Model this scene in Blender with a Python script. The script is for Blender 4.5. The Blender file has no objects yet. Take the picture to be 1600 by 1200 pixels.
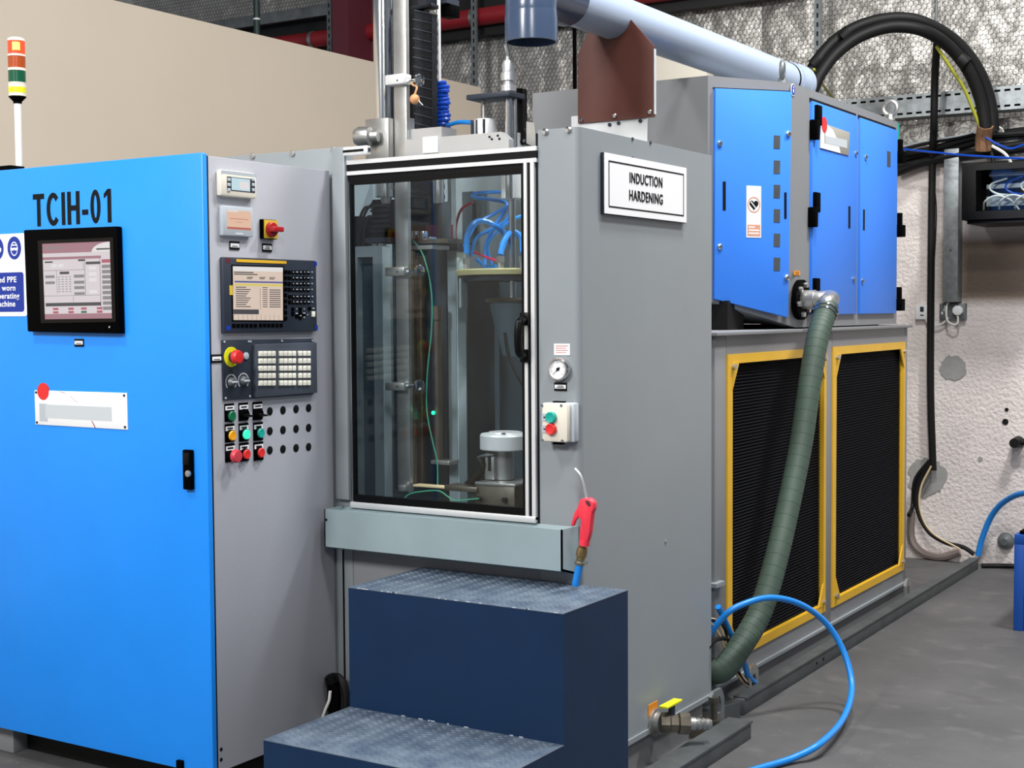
import bpy, bmesh, math, random
import numpy as np
from mathutils import Vector, Matrix, noise
random.seed(7)
S = bpy.context.scene
COL = S.collection

# ------------------------------------------------------------------ camera
CH = 1.5                                   # eye height
YAW, PITCH, ROLL, FPX = -5.58294375e-01, 5.10541833e-02, -6.59082183e-03, 2217.0
def _axes():
    cy, sy = math.cos(YAW), math.sin(YAW); cp, sp = math.cos(PITCH), math.sin(PITCH); cr, sr = math.cos(ROLL), math.sin(ROLL)
    fw = Vector((sy*cp, cy*cp, -sp)); r = Vector((cy, -sy, 0)); u = r.cross(fw)
    return cr*r + sr*u, -sr*r + cr*u, fw
RX, UY, FW = _axes()
cd = bpy.data.cameras.new('camera'); cam = bpy.data.objects.new('camera', cd); COL.objects.link(cam)
cd.sensor_width = 36; cd.lens = FPX/1600*36; cd.clip_start = .05; cd.clip_end = 200
m = Matrix((RX, UY, -FW)).transposed().to_4x4(); m.translation = (0, 0, CH); cam.matrix_world = m
S.camera = cam

# ------------------------------------------------------------------ light
S.view_settings.view_transform = 'Standard'; S.view_settings.look = 'None'
S.view_settings.gamma = 1; S.view_settings.use_curve_mapping = False
S.view_settings.exposure = -0.12
w = bpy.data.worlds.new('hall'); S.world = w; w.use_nodes = True
w.node_tree.nodes['Background'].inputs[0].default_value = (.80, .88, 1, 1)
w.node_tree.nodes['Background'].inputs[1].default_value = .25
def lamp(x, y, z, sx, sy, e, col=(1, .985, .96), tgt=None):
    l = bpy.data.lights.new('bay_or_fill_lamp', 'AREA'); l.shape = 'RECTANGLE'; l.size = sx; l.size_y = sy; l.energy = e; l.color = col
    o = bpy.data.objects.new('bay_or_fill_lamp', l); o.location = (x, y, z); COL.objects.link(o)
    if tgt: o.rotation_euler = (Vector(tgt)-Vector((x, y, z))).to_track_quat('-Z', 'Y').to_euler()
    return o
# high bay lamps of the hall: a row over the aisle on the right, a row behind the camera; one placed to brighten the machine inside
lamp(-.3, 6.3, 5.2, .5, .5, 235)
lamp(-.2, 2.2, 5.4, .6, .6, 110)
lamp(-3.9, 1.0, 5.2, .5, .5, 120)
lamp(-1.2, 4.3, 5.3, .5, .5, 175)  # unseen lamp placed to brighten the posts inside the open-topped machine
lamp(1.4, -1.6, 4.6, 1.0, 1.0, 130, tgt=(-2.6, 4, 1))
lamp(-3.2, -2.2, 4.6, 1.0, 1.0, 310, tgt=(-3.2, 4, 1))

# ------------------------------------------------------------------ survey helpers: points on the room's real planes
def ray(px, py): return FW*FPX + RX*(px-800) - UY*(py-600)
CAMP = Vector((0, 0, CH))
def on(px, py, ax, v):
    d = ray(px, py); return CAMP + d*((v-CAMP[ax])/d[ax])
def PX(px, py, x): return on(px, py, 0, x)
def PY(px, py, y): return on(px, py, 1, y)
def PZ(px, py, z=0): return on(px, py, 2, z)
def PP(px, py, p0, n):
    d = ray(px, py); return CAMP + d*((p0-CAMP).dot(n)/d.dot(n))
def rect(a, b, ax, v):
    p, q = on(*a, ax, v), on(*b, ax, v); o = 1-ax
    return min(p[o], q[o]), max(p[o], q[o]), min(p.z, q.z), max(p.z, q.z)

# ------------------------------------------------------------------ materials
def lin(h):
    h = h.lstrip('#'); v = [int(h[i:i+2], 16)/255 for i in (0, 2, 4)]
    return tuple(c/12.92 if c <= .04045 else ((c+.055)/1.055)**2.4 for c in v)
def mat(name, col, rough=.5, metal=0., var=0., vscale=6, bump=0., bscale=80, emit=0., col2=None, spec=.5, coat=0., detail=5):
    m = bpy.data.materials.new(name); m.use_nodes = True; nt = m.node_tree; b = nt.nodes['Principled BSDF']
    c = lin(col); b.inputs['Base Color'].default_value = (*c, 1); b.inputs['Roughness'].default_value = rough
    b.inputs['Metallic'].default_value = metal; b.inputs['Specular IOR Level'].default_value = spec
    if coat: b.inputs['Coat Weight'].default_value = coat
    if emit:
        b.inputs['Emission Color'].default_value = (*c, 1); b.inputs['Emission Strength'].default_value = emit
    tc = nt.nodes.new('ShaderNodeTexCoord')
    if var or col2:
        n = nt.nodes.new('ShaderNodeTexNoise'); n.inputs['Scale'].default_value = vscale; n.inputs['Detail'].default_value = detail
        n.inputs['Roughness'].default_value = .6
        nt.links.new(tc.outputs['Object'], n.inputs['Vector'])
        r = nt.nodes.new('ShaderNodeValToRGB'); r.color_ramp.elements[0].position = .34; r.color_ramp.elements[1].position = .66
        d = lin(col2) if col2 else tuple(x*(1-var) for x in c)
        r.color_ramp.elements[0].color = (*d, 1); r.color_ramp.elements[1].color = (*c, 1)
        nt.links.new(n.outputs['Fac'], r.inputs[0]); nt.links.new(r.outputs[0], b.inputs['Base Color'])
    if bump:
        n2 = nt.nodes.new('ShaderNodeTexNoise'); n2.inputs['Scale'].default_value = bscale; n2.inputs['Detail'].default_value = 3
        nt.links.new(tc.outputs['Object'], n2.inputs['Vector'])
        bp = nt.nodes.new('ShaderNodeBump'); bp.inputs['Strength'].default_value = bump; bp.inputs['Distance'].default_value = .01
        nt.links.new(n2.outputs['Fac'], bp.inputs['Height']); nt.links.new(bp.outputs[0], b.inputs['Normal'])
    return m
M = {}
def defs():
    M['blue'] = mat('blue_paint', '1a92ff', .38, var=.06, vscale=3, bump=.03, bscale=220)
    M['blue2'] = mat('cabinet_blue_paint', '3f8afc', .5, spec=.3, bump=.04, bscale=300)
    M['grey'] = mat('machine_grey_paint', '8f969b', .42, var=.05, vscale=2.5, bump=.02, bscale=200)
    M['panel'] = mat('textured_grey_paint', 'a9abb4', .40, bump=.10, bscale=330)
    M['grey2'] = mat('frame_grey_paint', '85878a', .5, var=.05, vscale=4)
    M['teal'] = mat('pale_grey_green_paint', '93a5aa', .42, var=.08, vscale=5)
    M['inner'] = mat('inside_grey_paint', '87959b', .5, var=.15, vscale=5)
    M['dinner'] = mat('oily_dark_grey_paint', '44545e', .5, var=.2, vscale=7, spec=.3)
    M['black'] = mat('black_plastic', '050506', .6, spec=.02)
    M['rubber'] = mat('black_rubber', '0e0e0f', .6, bump=.05, spec=.3)
    M['soft'] = mat('black_bellows_cloth', '10131a', .55, bump=.2, bscale=60, spec=.3)
    M['alu'] = mat('aluminium', 'd2d5d8', .33, .75, bump=.02)
    M['aluwhite'] = mat('anodised_aluminium', 'e6e8ea', .38, .35)
    M['chrome'] = mat('polished_steel', 'd6d8da', .16, 1.)
    M['steel'] = mat('brushed_steel', 'bcbcba', .34, .8, var=.2, vscale=12, bump=.03)
    M['dsteel'] = mat('worn_steel', '8a8377', .38, .9, var=.45, vscale=14)
    M['bronze'] = mat('oily_steel', '8d7c68', .33, .85, var=.35, vscale=10)
    M['galv'] = mat('galvanised_steel', '9ba1a4', .45, .6, var=.30, vscale=26)
    M['darkgalv'] = mat('dark_galvanised_steel', '7b8184', .5, .5, var=.30, vscale=16)
    M['navy'] = mat('navy_paint', '0c2a4c', .45, var=.15, vscale=5, bump=.03, spec=.3)
    M['tread'] = mat('worn_tread_paint', '6a7888', .40, .2, var=.45, vscale=9, col2='47566a')
    M['yellow'] = mat('yellow_paint', 'e8b62a', .5, var=.08)
    M['mesh'] = mat('black_filter_mesh', '0a0b0e', .7, spec=.05)
    M['meshw'] = mat('dark_filter_wire', '1a1c22', .5, .1, spec=.15)
    M['white'] = mat('white_plastic', 'eceef0', .45)
    M['wprint'] = mat('white_print', 'f4f5f8', .5)
    M['ink'] = mat('black_ink', '08090d', .6, spec=.2)
    M['beige'] = mat('beige_board', 'c5b9a9', .7, var=.04, vscale=1.2, bump=.03, bscale=20)
    M['cream'] = mat('cream_plastic', 'e6e0d2', .5)
    M['red'] = mat('red_plastic', 'e02b2b', .4)
    M['gunred'] = mat('red_gun_plastic', 'f0384c', .4)
    M['dred'] = mat('dark_red_plastic', 'a81520', .35)
    M['maroon'] = mat('maroon_steel_paint', '5e2230', .55, var=.1)
    M['redpipe'] = mat('red_pipe_paint', '8a2028', .4)
    M['brown'] = mat('brown_steel_paint', '5c3026', .45, var=.12, vscale=7)
    M['duct'] = mat('grey_plastic_pipe', 'a4b3ca', .34, var=.03)
    M['elbow'] = mat('dark_grey_plastic_pipe', '40506a', .22)
    M['hosegreen'] = mat('dark_green_hose', '43564b', .6, var=.2, vscale=10)
    M['bluehose'] = mat('blue_hose', '1c86e0', .35)
    M['dbluehose'] = mat('deep_blue_hose', '1144b0', .3)
    M['benchblue'] = mat('bench_blue_paint', '0a4aa2', .5)
    M['emgreen'] = mat('green_plastic', '0c6a46', .35)
    M['teallens'] = mat('teal_lens', '18a79a', .3)
    M['greenlit'] = mat('lit_green_lens', '35e0b0', .3, emit=.7)
    M['amber'] = mat('amber_lens', 'f5a81c', .3)
    M['mush'] = mat('faded_red_plastic', 'c83a48', .45)
    M['acid'] = mat('yellow_plastic', 'e4e61e', .4)
    M['ylabel'] = mat('yellow_label', 'd8b838', .5)
    M['orange'] = mat('orange_sticker', 'e8921e', .5)
    M['pcb'] = mat('pale_insulating_board', 'b9b384', .45, var=.15)
    M['slate'] = mat('slate_plastic', '2b323f', .5, bump=.03, bscale=300, spec=.35)
    M['slate2'] = mat('keypad_slate_plastic', '454b57', .45)
    M['key'] = mat('ivory_key', 'f6f3e6', .45)
    M['hgrey'] = mat('light_grey_plastic', 'b4bcc4', .4)
    M['gloss'] = mat('glossy_black_plastic', '060607', .35, spec=.2)
    M['wood'] = mat('pale_wood', 'd59a6a', .5, var=.15, vscale=30)
    M['brass'] = mat('brass', 'a08a60', .35, .9)
    M['sredlit'] = mat('lit_red_lens', 'ff3a20', .3, emit=1.6)
    M['slamp'] = mat('lit_lamp_core', 'ffd24a', .3, emit=3.5)
    M['samber'] = mat('amber_tower_lens', 'a8481c', .25)
    M['sgreen'] = mat('green_tower_lens', '0b5238', .25)
    M['tan'] = mat('tan_cable', 'd9c39a', .5)
    M['wirewhite'] = mat('white_cable', 'e6e6e0', .5)
    M['wiregreen'] = mat('green_wire', '3f9a78', .5)
    M['magenta'] = mat('red_hose', 'b01c48', .4)
    M['patch'] = mat('grey_cement_patch', 'a2a2a0', .85, var=.12, vscale=20)
    M['bluesign'] = mat('sign_blue', '0a2f96', .5)
    M['floortray'] = mat('dusty_dark_galvanised_steel', '5e6365', .55, .4, var=.3, vscale=9)
    M['darkfoil'] = mat('darker_foil', '8a8884', .4, .8, var=.3, vscale=9, bump=.7, bscale=24)  # foil in a darker tone than the wall sheets
    M['earth'] = mat('green_yellow_cable', '9a9a30', .5)
    M['paint_ring'] = mat('faded_red_print', 'd49a80', .5)
    M['stain'] = mat('brown_wall_paint', '9c8e88', .85, var=.2)
    M['litside'] = mat('pale_blue_grey_lit_side', 'c2d4da', .45, var=.08)  # paler copy of the inside grey for post sides that catch light
    M['signred'] = mat('sign_red', 'c8452e', .5)
    M['smudge'] = mat('pale_grey_print', 'c3cad0', .55)
    M['poster_grey'] = mat('beige_grey_print', 'a8a49a', .5)
    M['dkline'] = mat('dark_red_print', '8a2430', .5)
    M['opening_dark'] = mat('opening_black', '0d0e10', .6)
    M['dgreen'] = mat('dark_green_pole_paint', '16302e', .5)
    M['copper'] = mat('bundled_copper_cable', '8f6a4e', .5, var=.4, vscale=40)
    M['wire'] = mat('grey_netting_wire', '2c2b2a', .5, .4)
    # screens give off light
    for n, c, e in (('scr_pale', 'e9e0e4', .85), ('scr_rose', 'c08a98', .7), ('scr_peach', 'f3dccb', .8), ('scr_orange', 'f6cbb0', .85), ('scr_red', 'd86a5c', .7), ('scr_lcd', 'cfeaf4', .9),
                    ('scr_dark', '5a5860', .5), ('scr_grey', 'aaa6aa', .6), ('scr_blue', '5a62b0', .7), ('scr_yel', 'f0dc70', .8), ('scr_pink', 'd06a80', .7), ('scr_green', '4c8a70', .6), ('scr_white', 'f6f2f2', .85), ('scr_bar', 'd8c440', .7)):
        m = mat(n, c, .4, emit=e); M[n] = m; m.node_tree.nodes['Principled BSDF'].inputs['Base Color'].default_value = (.02, .02, .02, 1)
    M['led'] = mat('lit_green_lamp', '20f090', .3, emit=3)
    # floor
    m = mat('worn_concrete', '5c5c5d', .62, bump=.10, bscale=60, var=.4, vscale=1.6, col2='4a4a4b', detail=9); M['floor'] = m
    nt = m.node_tree; b = nt.nodes['Principled BSDF']; src = b.inputs['Base Color'].links[0].from_socket; tc = nt.nodes['Texture Coordinate']
    for sc_, lo, hi, c_, amt in ((7.0, .55, .75, '7d7b79', .35), (60.0, .69, .74, 'a8a6a2', .5), (3.2, .58, .72, '3c3c3d', .5)):
        n = nt.nodes.new('ShaderNodeTexNoise'); n.inputs['Scale'].default_value = sc_; n.inputs['Detail'].default_value = 8; nt.links.new(tc.outputs['Object'], n.inputs['Vector'])
        mr = nt.nodes.new('ShaderNodeMapRange'); mr.inputs[1].default_value = lo; mr.inputs[2].default_value = hi; mr.inputs[4].default_value = amt; nt.links.new(n.outputs['Fac'], mr.inputs[0])
        mx = nt.nodes.new('ShaderNodeMix'); mx.data_type = 'RGBA'; mx.inputs[7].default_value = (*lin(c_), 1); nt.links.new(mr.outputs[0], mx.inputs[0]); nt.links.new(src, mx.inputs[6]); src = mx.outputs[2]
    nt.links.new(src, b.inputs['Base Color'])
    # pebble-dash wall with a brown rubbed patch and a hexagon of older grey paint
    m = mat('pebble_dash', 'ece3e0', .85, var=.16, vscale=3, bump=.9, bscale=46, detail=6); M['wall'] = m
    nt = m.node_tree; b = nt.nodes['Principled BSDF']
    src = b.inputs['Base Color'].links[0].from_socket
    tc = nt.nodes['Texture Coordinate']; sx = nt.nodes.new('ShaderNodeSeparateXYZ'); nt.links.new(tc.outputs['Object'], sx.inputs[0])
    def mp(sock, a, bb):
        n = nt.nodes.new('ShaderNodeMapRange'); n.inputs[1].default_value = a; n.inputs[2].default_value = bb; nt.links.new(sock, n.inputs[0]); return n.outputs[0]
    def mul(a, bb):
        n = nt.nodes.new('ShaderNodeMath'); n.operation = 'MULTIPLY'; nt.links.new(a, n.inputs[0]); nt.links.new(bb, n.inputs[1]); return n.outputs[0]
    f = mul(mul(mp(sx.outputs['Z'], 1.50, 1.57), mp(sx.outputs['Z'], 1.96, 1.88)), mp(sx.outputs['X'], -2.36, -2.26))
    mx = nt.nodes.new('ShaderNodeMix'); mx.data_type = 'RGBA'; mx.inputs[7].default_value = (*lin('86776a'), 1)
    nt.links.new(f, mx.inputs[0]); nt.links.new(src, mx.inputs[6]); nt.links.new(mx.outputs[2], b.inputs['Base Color'])
    # foil
    m = mat('crinkled_foil', 'cfccc7', .42, .60, var=.22, vscale=9, bump=.7, bscale=30); M['foil'] = m
    # window glass: clear with a fresnel reflection
    m = bpy.data.materials.new('clear_glass'); m.use_nodes = True; nt = m.node_tree; nt.nodes.clear()
    o = nt.nodes.new('ShaderNodeOutputMaterial'); t = nt.nodes.new('ShaderNodeBsdfTransparent'); t.inputs[0].default_value = (.93, .96, .97, 1)
    g = nt.nodes.new('ShaderNodeBsdfGlossy'); g.inputs['Roughness'].default_value = .04
    lw = nt.nodes.new('ShaderNodeLayerWeight'); lw.inputs[0].default_value = .5
    pw = nt.nodes.new('ShaderNodeMath'); pw.operation = 'POWER'; pw.inputs[1].default_value = 5; nt.links.new(lw.outputs['Facing'], pw.inputs[0])
    fr = nt.nodes.new('ShaderNodeMapRange'); fr.inputs[3].default_value = .025; fr.inputs[4].default_value = .9; nt.links.new(pw.outputs[0], fr.inputs[0])
    mx = nt.nodes.new('ShaderNodeMixShader'); nt.links.new(fr.outputs[0], mx.inputs[0]); nt.links.new(t.outputs[0], mx.inputs[1]); nt.links.new(g.outputs[0], mx.inputs[2]); nt.links.new(mx.outputs[0], o.inputs[0]); M['glass'] = m
defs()

# ------------------------------------------------------------------ mesh builder
def catmull(pts, k=8):
    pts = [Vector(p) for p in pts]
    if len(pts) < 3: return pts
    P = [pts[0]*2-pts[1]] + pts + [pts[-1]*2-pts[-2]]; out = []
    for i in range(1, len(P)-2):
        a, b, c, d = P[i-1:i+3]
        for j in range(k):
            t = j/k; out.append(.5*((2*b)+(c-a)*t+(2*a-5*b+4*c-d)*t*t+(3*b-a-3*c+d)*t**3))
    return out+[pts[-1]]
class MB:
    def __init__(s): s.bm = bmesh.new(); s.mi = 0
    def _f(s, vs):
        try: f = s.bm.faces.new(vs); f.material_index = s.mi; return f
        except ValueError: return None
    def hexa(s, a, b, bev=0):           # a: front four, b: back four
        va = [s.bm.verts.new(p) for p in a]; vb = [s.bm.verts.new(p) for p in b]; n = len(va)
        fs = [s._f(va), s._f(list(reversed(vb)))]+[s._f([va[(i+1) % n], va[i], vb[i], vb[(i+1) % n]]) for i in range(n)]
        bmesh.ops.recalc_face_normals(s.bm, faces=[f for f in fs if f])
        if bev:
            es = {e for f in fs if f for e in f.edges}
            r = bmesh.ops.bevel(s.bm, geom=list(es), offset=bev, segments=2, affect='EDGES', profile=.5)
            for f in r['faces']: f.material_index = s.mi
        return s
    def box(s, x0, x1, y0, y1, z0, z1, bev=0):
        return s.hexa([(x0, y0, z0), (x1, y0, z0), (x1, y0, z1), (x0, y0, z1)], [(x0, y1, z0), (x1, y1, z0), (x1, y1, z1), (x0, y1, z1)], bev)
    def slab(s, pts, n, f, bk, bev=0):  # polygon pushed out f along n, back to bk
        n = Vector(n); return s.hexa([Vector(p)+n*f for p in pts], [Vector(p)+n*bk for p in pts], bev)
    def xrect(s, a, b, x, f, bk=0, bev=0):   # rectangle read on plane x, standing f proud of it
        y0, y1, z0, z1 = rect(a, b, 0, x); return s.box(x+bk, x+f, y0, y1, z0, z1, bev)
    def yrect(s, a, b, y, f, bk=0, bev=0):
        x0, x1, z0, z1 = rect(a, b, 1, y); return s.box(x0, x1, y-f, y-bk, z0, z1, bev)
    def ring(s, c, ax, r, n, u=None):
        ax = Vector(ax).normalized()
        if u is None: u = ax.orthogonal().normalized()
        v = ax.cross(u)
        return [s.bm.verts.new(c+u*(r*math.cos(2*math.pi*i/n))+v*(r*math.sin(2*math.pi*i/n))) for i in range(n)]
    def cyl(s, p0, p1, r, r2=None, n=20, cap=True):
        p0, p1 = Vector(p0), Vector(p1); return s.lathe(p0, p1-p0, [(0, r), ((p1-p0).length, r if r2 is None else r2)], n, cap)
    def lathe(s, o, ax, prof, n=24, cap=True):   # prof: (distance along axis, radius)
        o = Vector(o); ax = Vector(ax).normalized(); u = ax.orthogonal().normalized(); R = [s.ring(o+ax*h, ax, max(r, 1e-5), n, u) for h, r in prof]; fs = []
        for a, b in zip(R, R[1:]):
            for i in range(n): fs.append(s._f([a[i], a[(i+1) % n], b[(i+1) % n], b[i]]))
        if cap: fs += [s._f(list(reversed(R[0]))), s._f(R[-1])]
        return s
    def tube(s, pts, r, n=10, k=8, smooth=True, rf=None, closed=False):
        P = catmull(pts, k) if smooth else [Vector(p) for p in pts]
        T = [(P[min(i+1, len(P)-1)]-P[max(i-1, 0)]).normalized() for i in range(len(P))]
        u = T[0].orthogonal().normalized(); R = []
        for i, p in enumerate(P):
            u = (u-T[i]*u.dot(T[i])).normalized(); R.append(s.ring(p, T[i], r if rf is None else rf(i/(len(P)-1)), n, u))
        for a, b in zip(R, R[1:]):
            for i in range(n): s._f([a[i], a[(i+1) % n], b[(i+1) % n], b[i]])
        s._f(list(reversed(R[0]))); s._f(R[-1]); return s
    def torus(s, c, ax, R, r, n=24, m=8):
        c = Vector(c); ax = Vector(ax).normalized(); u = ax.orthogonal().normalized(); v = ax.cross(u); rs = []
        for i in range(n):
            d = u*math.cos(2*math.pi*i/n)+v*math.sin(2*math.pi*i/n)
            rs.append([s.bm.verts.new(c+d*(R+r*math.cos(2*math.pi*j/m))+ax*(r*math.sin(2*math.pi*j/m))) for j in range(m)])
        for i in range(n):
            a, b = rs[i], rs[(i+1) % n]
            for j in range(m): s._f([a[j], b[j], b[(j+1) % m], a[(j+1) % m]])
        return s
    def plate(s, outer, inner, n, f, bk):        # ring plate: same number of points outside and inside
        n = Vector(n); A = [[s.bm.verts.new(Vector(p)+n*d) for p in q] for d in (f, bk) for q in (outer, inner)]
        fo, fi, bo, bi = A; k = len(outer); fs = []
        for i in range(k):
            j = (i+1) % k
            for q in ([fo[i], fo[j], fi[j], fi[i]], [bo[j], bo[i], bi[i], bi[j]], [fo[j], fo[i], bo[i], bo[j]], [fi[i], fi[j], bi[j], bi[i]]): fs.append(s._f(q))
        bmesh.ops.recalc_face_normals(s.bm, faces=[f for f in fs if f]); return s
    def ball(s, c, r, n=16):
        k = 8; return s.lathe(Vector(c)-Vector((0, 0, r)), (0, 0, 1), [(r-r*math.cos(math.pi*i/k), r*math.sin(math.pi*i/k)) for i in range(k+1)], n, False)
    def text(s, txt, pos, size, u, n, sx=1, bold=.0, depth=.0008, align='CENTER'):
        cu = bpy.data.curves.new('t', 'FONT'); cu.body = txt; cu.size = size; cu.align_x = align; cu.align_y = 'CENTER'; cu.extrude = depth; cu.offset = bold; cu.resolution_u = 4; cu.space_character = 1.10
        ob = bpy.data.objects.new('t', cu); COL.objects.link(ob); bpy.context.view_layer.update()
        me = bpy.data.meshes.new_from_object(ob.evaluated_get(bpy.context.evaluated_depsgraph_get()))
        u = Vector(u); n = Vector(n); v = n.cross(u); pos = Vector(pos)
        vs = [s.bm.verts.new(pos+u*(q.co.x*sx)+v*q.co.y+n*(q.co.z+depth)) for q in me.vertices]
        for p in me.polygons: s._f([vs[i] for i in p.vertices])
        bpy.data.objects.remove(ob); bpy.data.curves.remove(cu); bpy.data.meshes.remove(me); return s
ROOT = {}
def _link(o, parent):
    COL.objects.link(o)
    if parent is not None: o.parent = parent; ROOT[o] = ROOT[parent]
def fin(mb, name, mats, loc):
    me = bpy.data.meshes.new(name)
    for v in mb.bm.verts: v.co -= loc
    mb.bm.to_mesh(me); mb.bm.free()
    for q in (mats if isinstance(mats, (list, tuple)) else [mats]): me.materials.append(M[q])
    me.polygons.foreach_set('use_smooth', [True]*len(me.polygons)); me.set_sharp_from_angle(angle=math.radians(32))
    return me
def thing(name, label, cat, loc, group=None):
    o = bpy.data.objects.new(name, None); o.empty_display_size = .05; COL.objects.link(o); o.location = loc; ROOT[o] = Vector(loc)
    o['label'] = label; o['category'] = cat
    if group: o['group'] = group
    return o
def part(mb, name, mats, parent, label=None, stuff=False):
    o = bpy.data.objects.new(name, fin(mb, name, mats, ROOT[parent])); _link(o, parent)
    if label: o['label'] = label
    if stuff: o['kind'] = 'stuff'
    return o
def solo(mb, name, mats, label=None, cat=None, group=None, kind=None):
    cs = [v.co for v in mb.bm.verts]
    loc = Vector(((min(c.x for c in cs)+max(c.x for c in cs))/2, (min(c.y for c in cs)+max(c.y for c in cs))/2, min(c.z for c in cs)))
    if kind == 'structure': loc = Vector((0, 0, 0))
    o = bpy.data.objects.new(name, fin(mb, name, mats, loc)); COL.objects.link(o); o.location = loc; ROOT[o] = loc
    if label: o['label'] = label
    if cat: o['category'] = cat
    if group: o['group'] = group
    if kind: o['kind'] = kind
    return o
def again(o, off, parent, name=None):   # another piece like o, same mesh data
    c = o.copy(); COL.objects.link(c); c.parent = parent; c.location = Vector(o.location)+Vector(off); ROOT[c] = ROOT[parent]; return c
V = Vector
NX, NY = V((1, 0, 0)), V((0, -1, 0))        # outward normals of the side faces and of the front faces
XS, YF, XP, YD, YW = -2.068, 3.695, -3.004, 3.093, 8.48   # machine side, machine front, control panel, blue door, back wall
ZT = 2.045                                   # machine top

# ================================================================== the hall
solo(MB().box(-12, 6, -6, 10, -.1, 0), 'floor', 'floor', kind='structure')
solo(MB().box(-12, 6, -6, 10, 6.6, 6.7), 'ceiling', 'grey2', kind='structure')
wall = solo(MB().box(-12, 6, YW, YW+.25, 0, 2.37), 'wall_back', 'wall', kind='structure')
back = MB().box(-12, 6, YW+.12, YW+.25, 2.37, 6.6)
upper = part(back, 'upper_wall', 'darkgalv', wall)
def blob(px, py, y, rx, rz, t, seed, n=26):
    c = PY(px, py, y); rnd = random.Random(seed)
    return [c+V((rx*math.cos(a)*(1+rnd.uniform(-.14, .14)), 0, rz*math.sin(a)*(1+rnd.uniform(-.14, .14)))) for a in [2*math.pi*i/n for i in range(n)]]
part(MB().slab(blob(1490, 575, YW, .075, .075, 0, 3), NY, .006, -.01), 'cement_patch', 'patch', wall)
part(MB().slab(blob(1449, 745, YW, .115, .115, 0, 5), NY, .006, -.01), 'cement_patch', 'patch', wall)
for px, py, r in ((1573, 640, .011), (1571, 659, .018), (1532, 717, .014)):
    c = PY(px, py, YW); part(MB().cyl(c+NY*.004, c-NY*.03, r, r*.8, 14), 'drill_hole', 'rubber' if py < 700 else 'patch', wall)
# foil insulation sheets, crinkled, with a lap between neighbours
def foil_sheet(x0, x1, z0, z1, seed):
    nx, nz = max(2, int((x1-x0)/.02)), int((z1-z0)/.02); mb = MB(); g = []
    for j in range(nz+1):
        row = []
        for i in range(nx+1):
            x = x0+(x1-x0)*i/nx; z = z0+(z1-z0)*j/nz
            p = V((x*1.7+seed, z*3.1, seed*.7)); q = V((x*5+z*2, z*7-x, seed))
            d = .008*(1-abs(noise.noise(p)))+.013*(1-abs(noise.noise(q)))**3+.009*noise.noise(V((x*16, z*12, seed)))+.008*(1-abs(noise.noise(V((x*11-z*6, z*14, seed)))))**2
            d *= min(1, .25+4*min(i, nx-i)/nx)
            row.append(mb.bm.verts.new((x, YW+.06-d, z)))
        g.append(row)
    for j in range(nz):
        for i in range(nx): mb._f([g[j][i], g[j][i+1], g[j+1][i+1], g[j+1][i]])
    o = part(mb, 'foil_sheet', 'foil', wall); o.data.set_sharp_from_angle(angle=math.radians(75)); return o
edges = [-9.6, -8.5, -7.3, -6.2]+[PY(px, 120, YW).x for px in (771, 893, 1040, 1185, 1272, 1450)]+[-1.2]
for i, (a, b) in enumerate(zip(edges, edges[1:])): foil_sheet(a, b, 2.40 if a > -6.3 else 2.9, 4.3, i*3.7+1)
def chicken(x0, x1, z0, z1, y, w=.031):
    r = .0017; a = w/math.sqrt(3); vs, fs = [], []
    def edge(p, q):
        d = np.array(q)-np.array(p); d /= np.linalg.norm(d); nrm = np.array([-d[2], 0, d[0]]); b0 = len(vs)
        for c in (p, q):
            for k in range(3):
                t = 2*math.pi*k/3; vs.append(tuple(np.array(c)+nrm*r*math.cos(t)+np.array([0, -1, 0])*r*math.sin(t)))
        for k in range(3): fs.append((b0+k, b0+(k+1) % 3, b0+3+(k+1) % 3, b0+3+k))
    j = 0; z = z0
    while z < z1:
        x = x0+(w/2 if j % 2 else 0)
        while x < x1:
            zt = z+a*.5
            edge((x, y, zt), (x+w/2, y, z+a)); edge((x+w/2, y, z+a), (x+w, y, zt)); edge((x+w/2, y, z+a), (x+w/2, y, z+2*a))
            x += w
        z += 1.5*a; j += 1
    me = bpy.data.meshes.new('wire_netting'); me.from_pydata(vs, [], fs); me.materials.append(M['wire']); return me
for q in ((-9.0, -5.9, 3.55, 4.2), (-5.9, -1.3, 2.42, 3.75)):
    o = bpy.data.objects.new('wire_netting', chicken(*q, YW-.005)); _link(o, wall); o['kind'] = 'stuff'
part(MB().box(-6, 6, YW-.05, YW+.02, 2.345, 2.385), 'ledge', 'patch', wall)
# beige partition running back along the machine
solo(MB().box(-5.25, -5.15, -3, 7.88, 0, 2.972), 'wall_left', 'beige', kind='structure')
cr = rect((1018, 88), (1112, 135), 1, 8.3)
solo(MB().box(cr[0]-.1, cr[0]+.36, 8.36, 8.468, 2.6, PY(1060, 72, 8.36).z, .004), 'cream_board', 'cream', 'cream board fixed to the foil wall below the grey duct', 'board')
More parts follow.
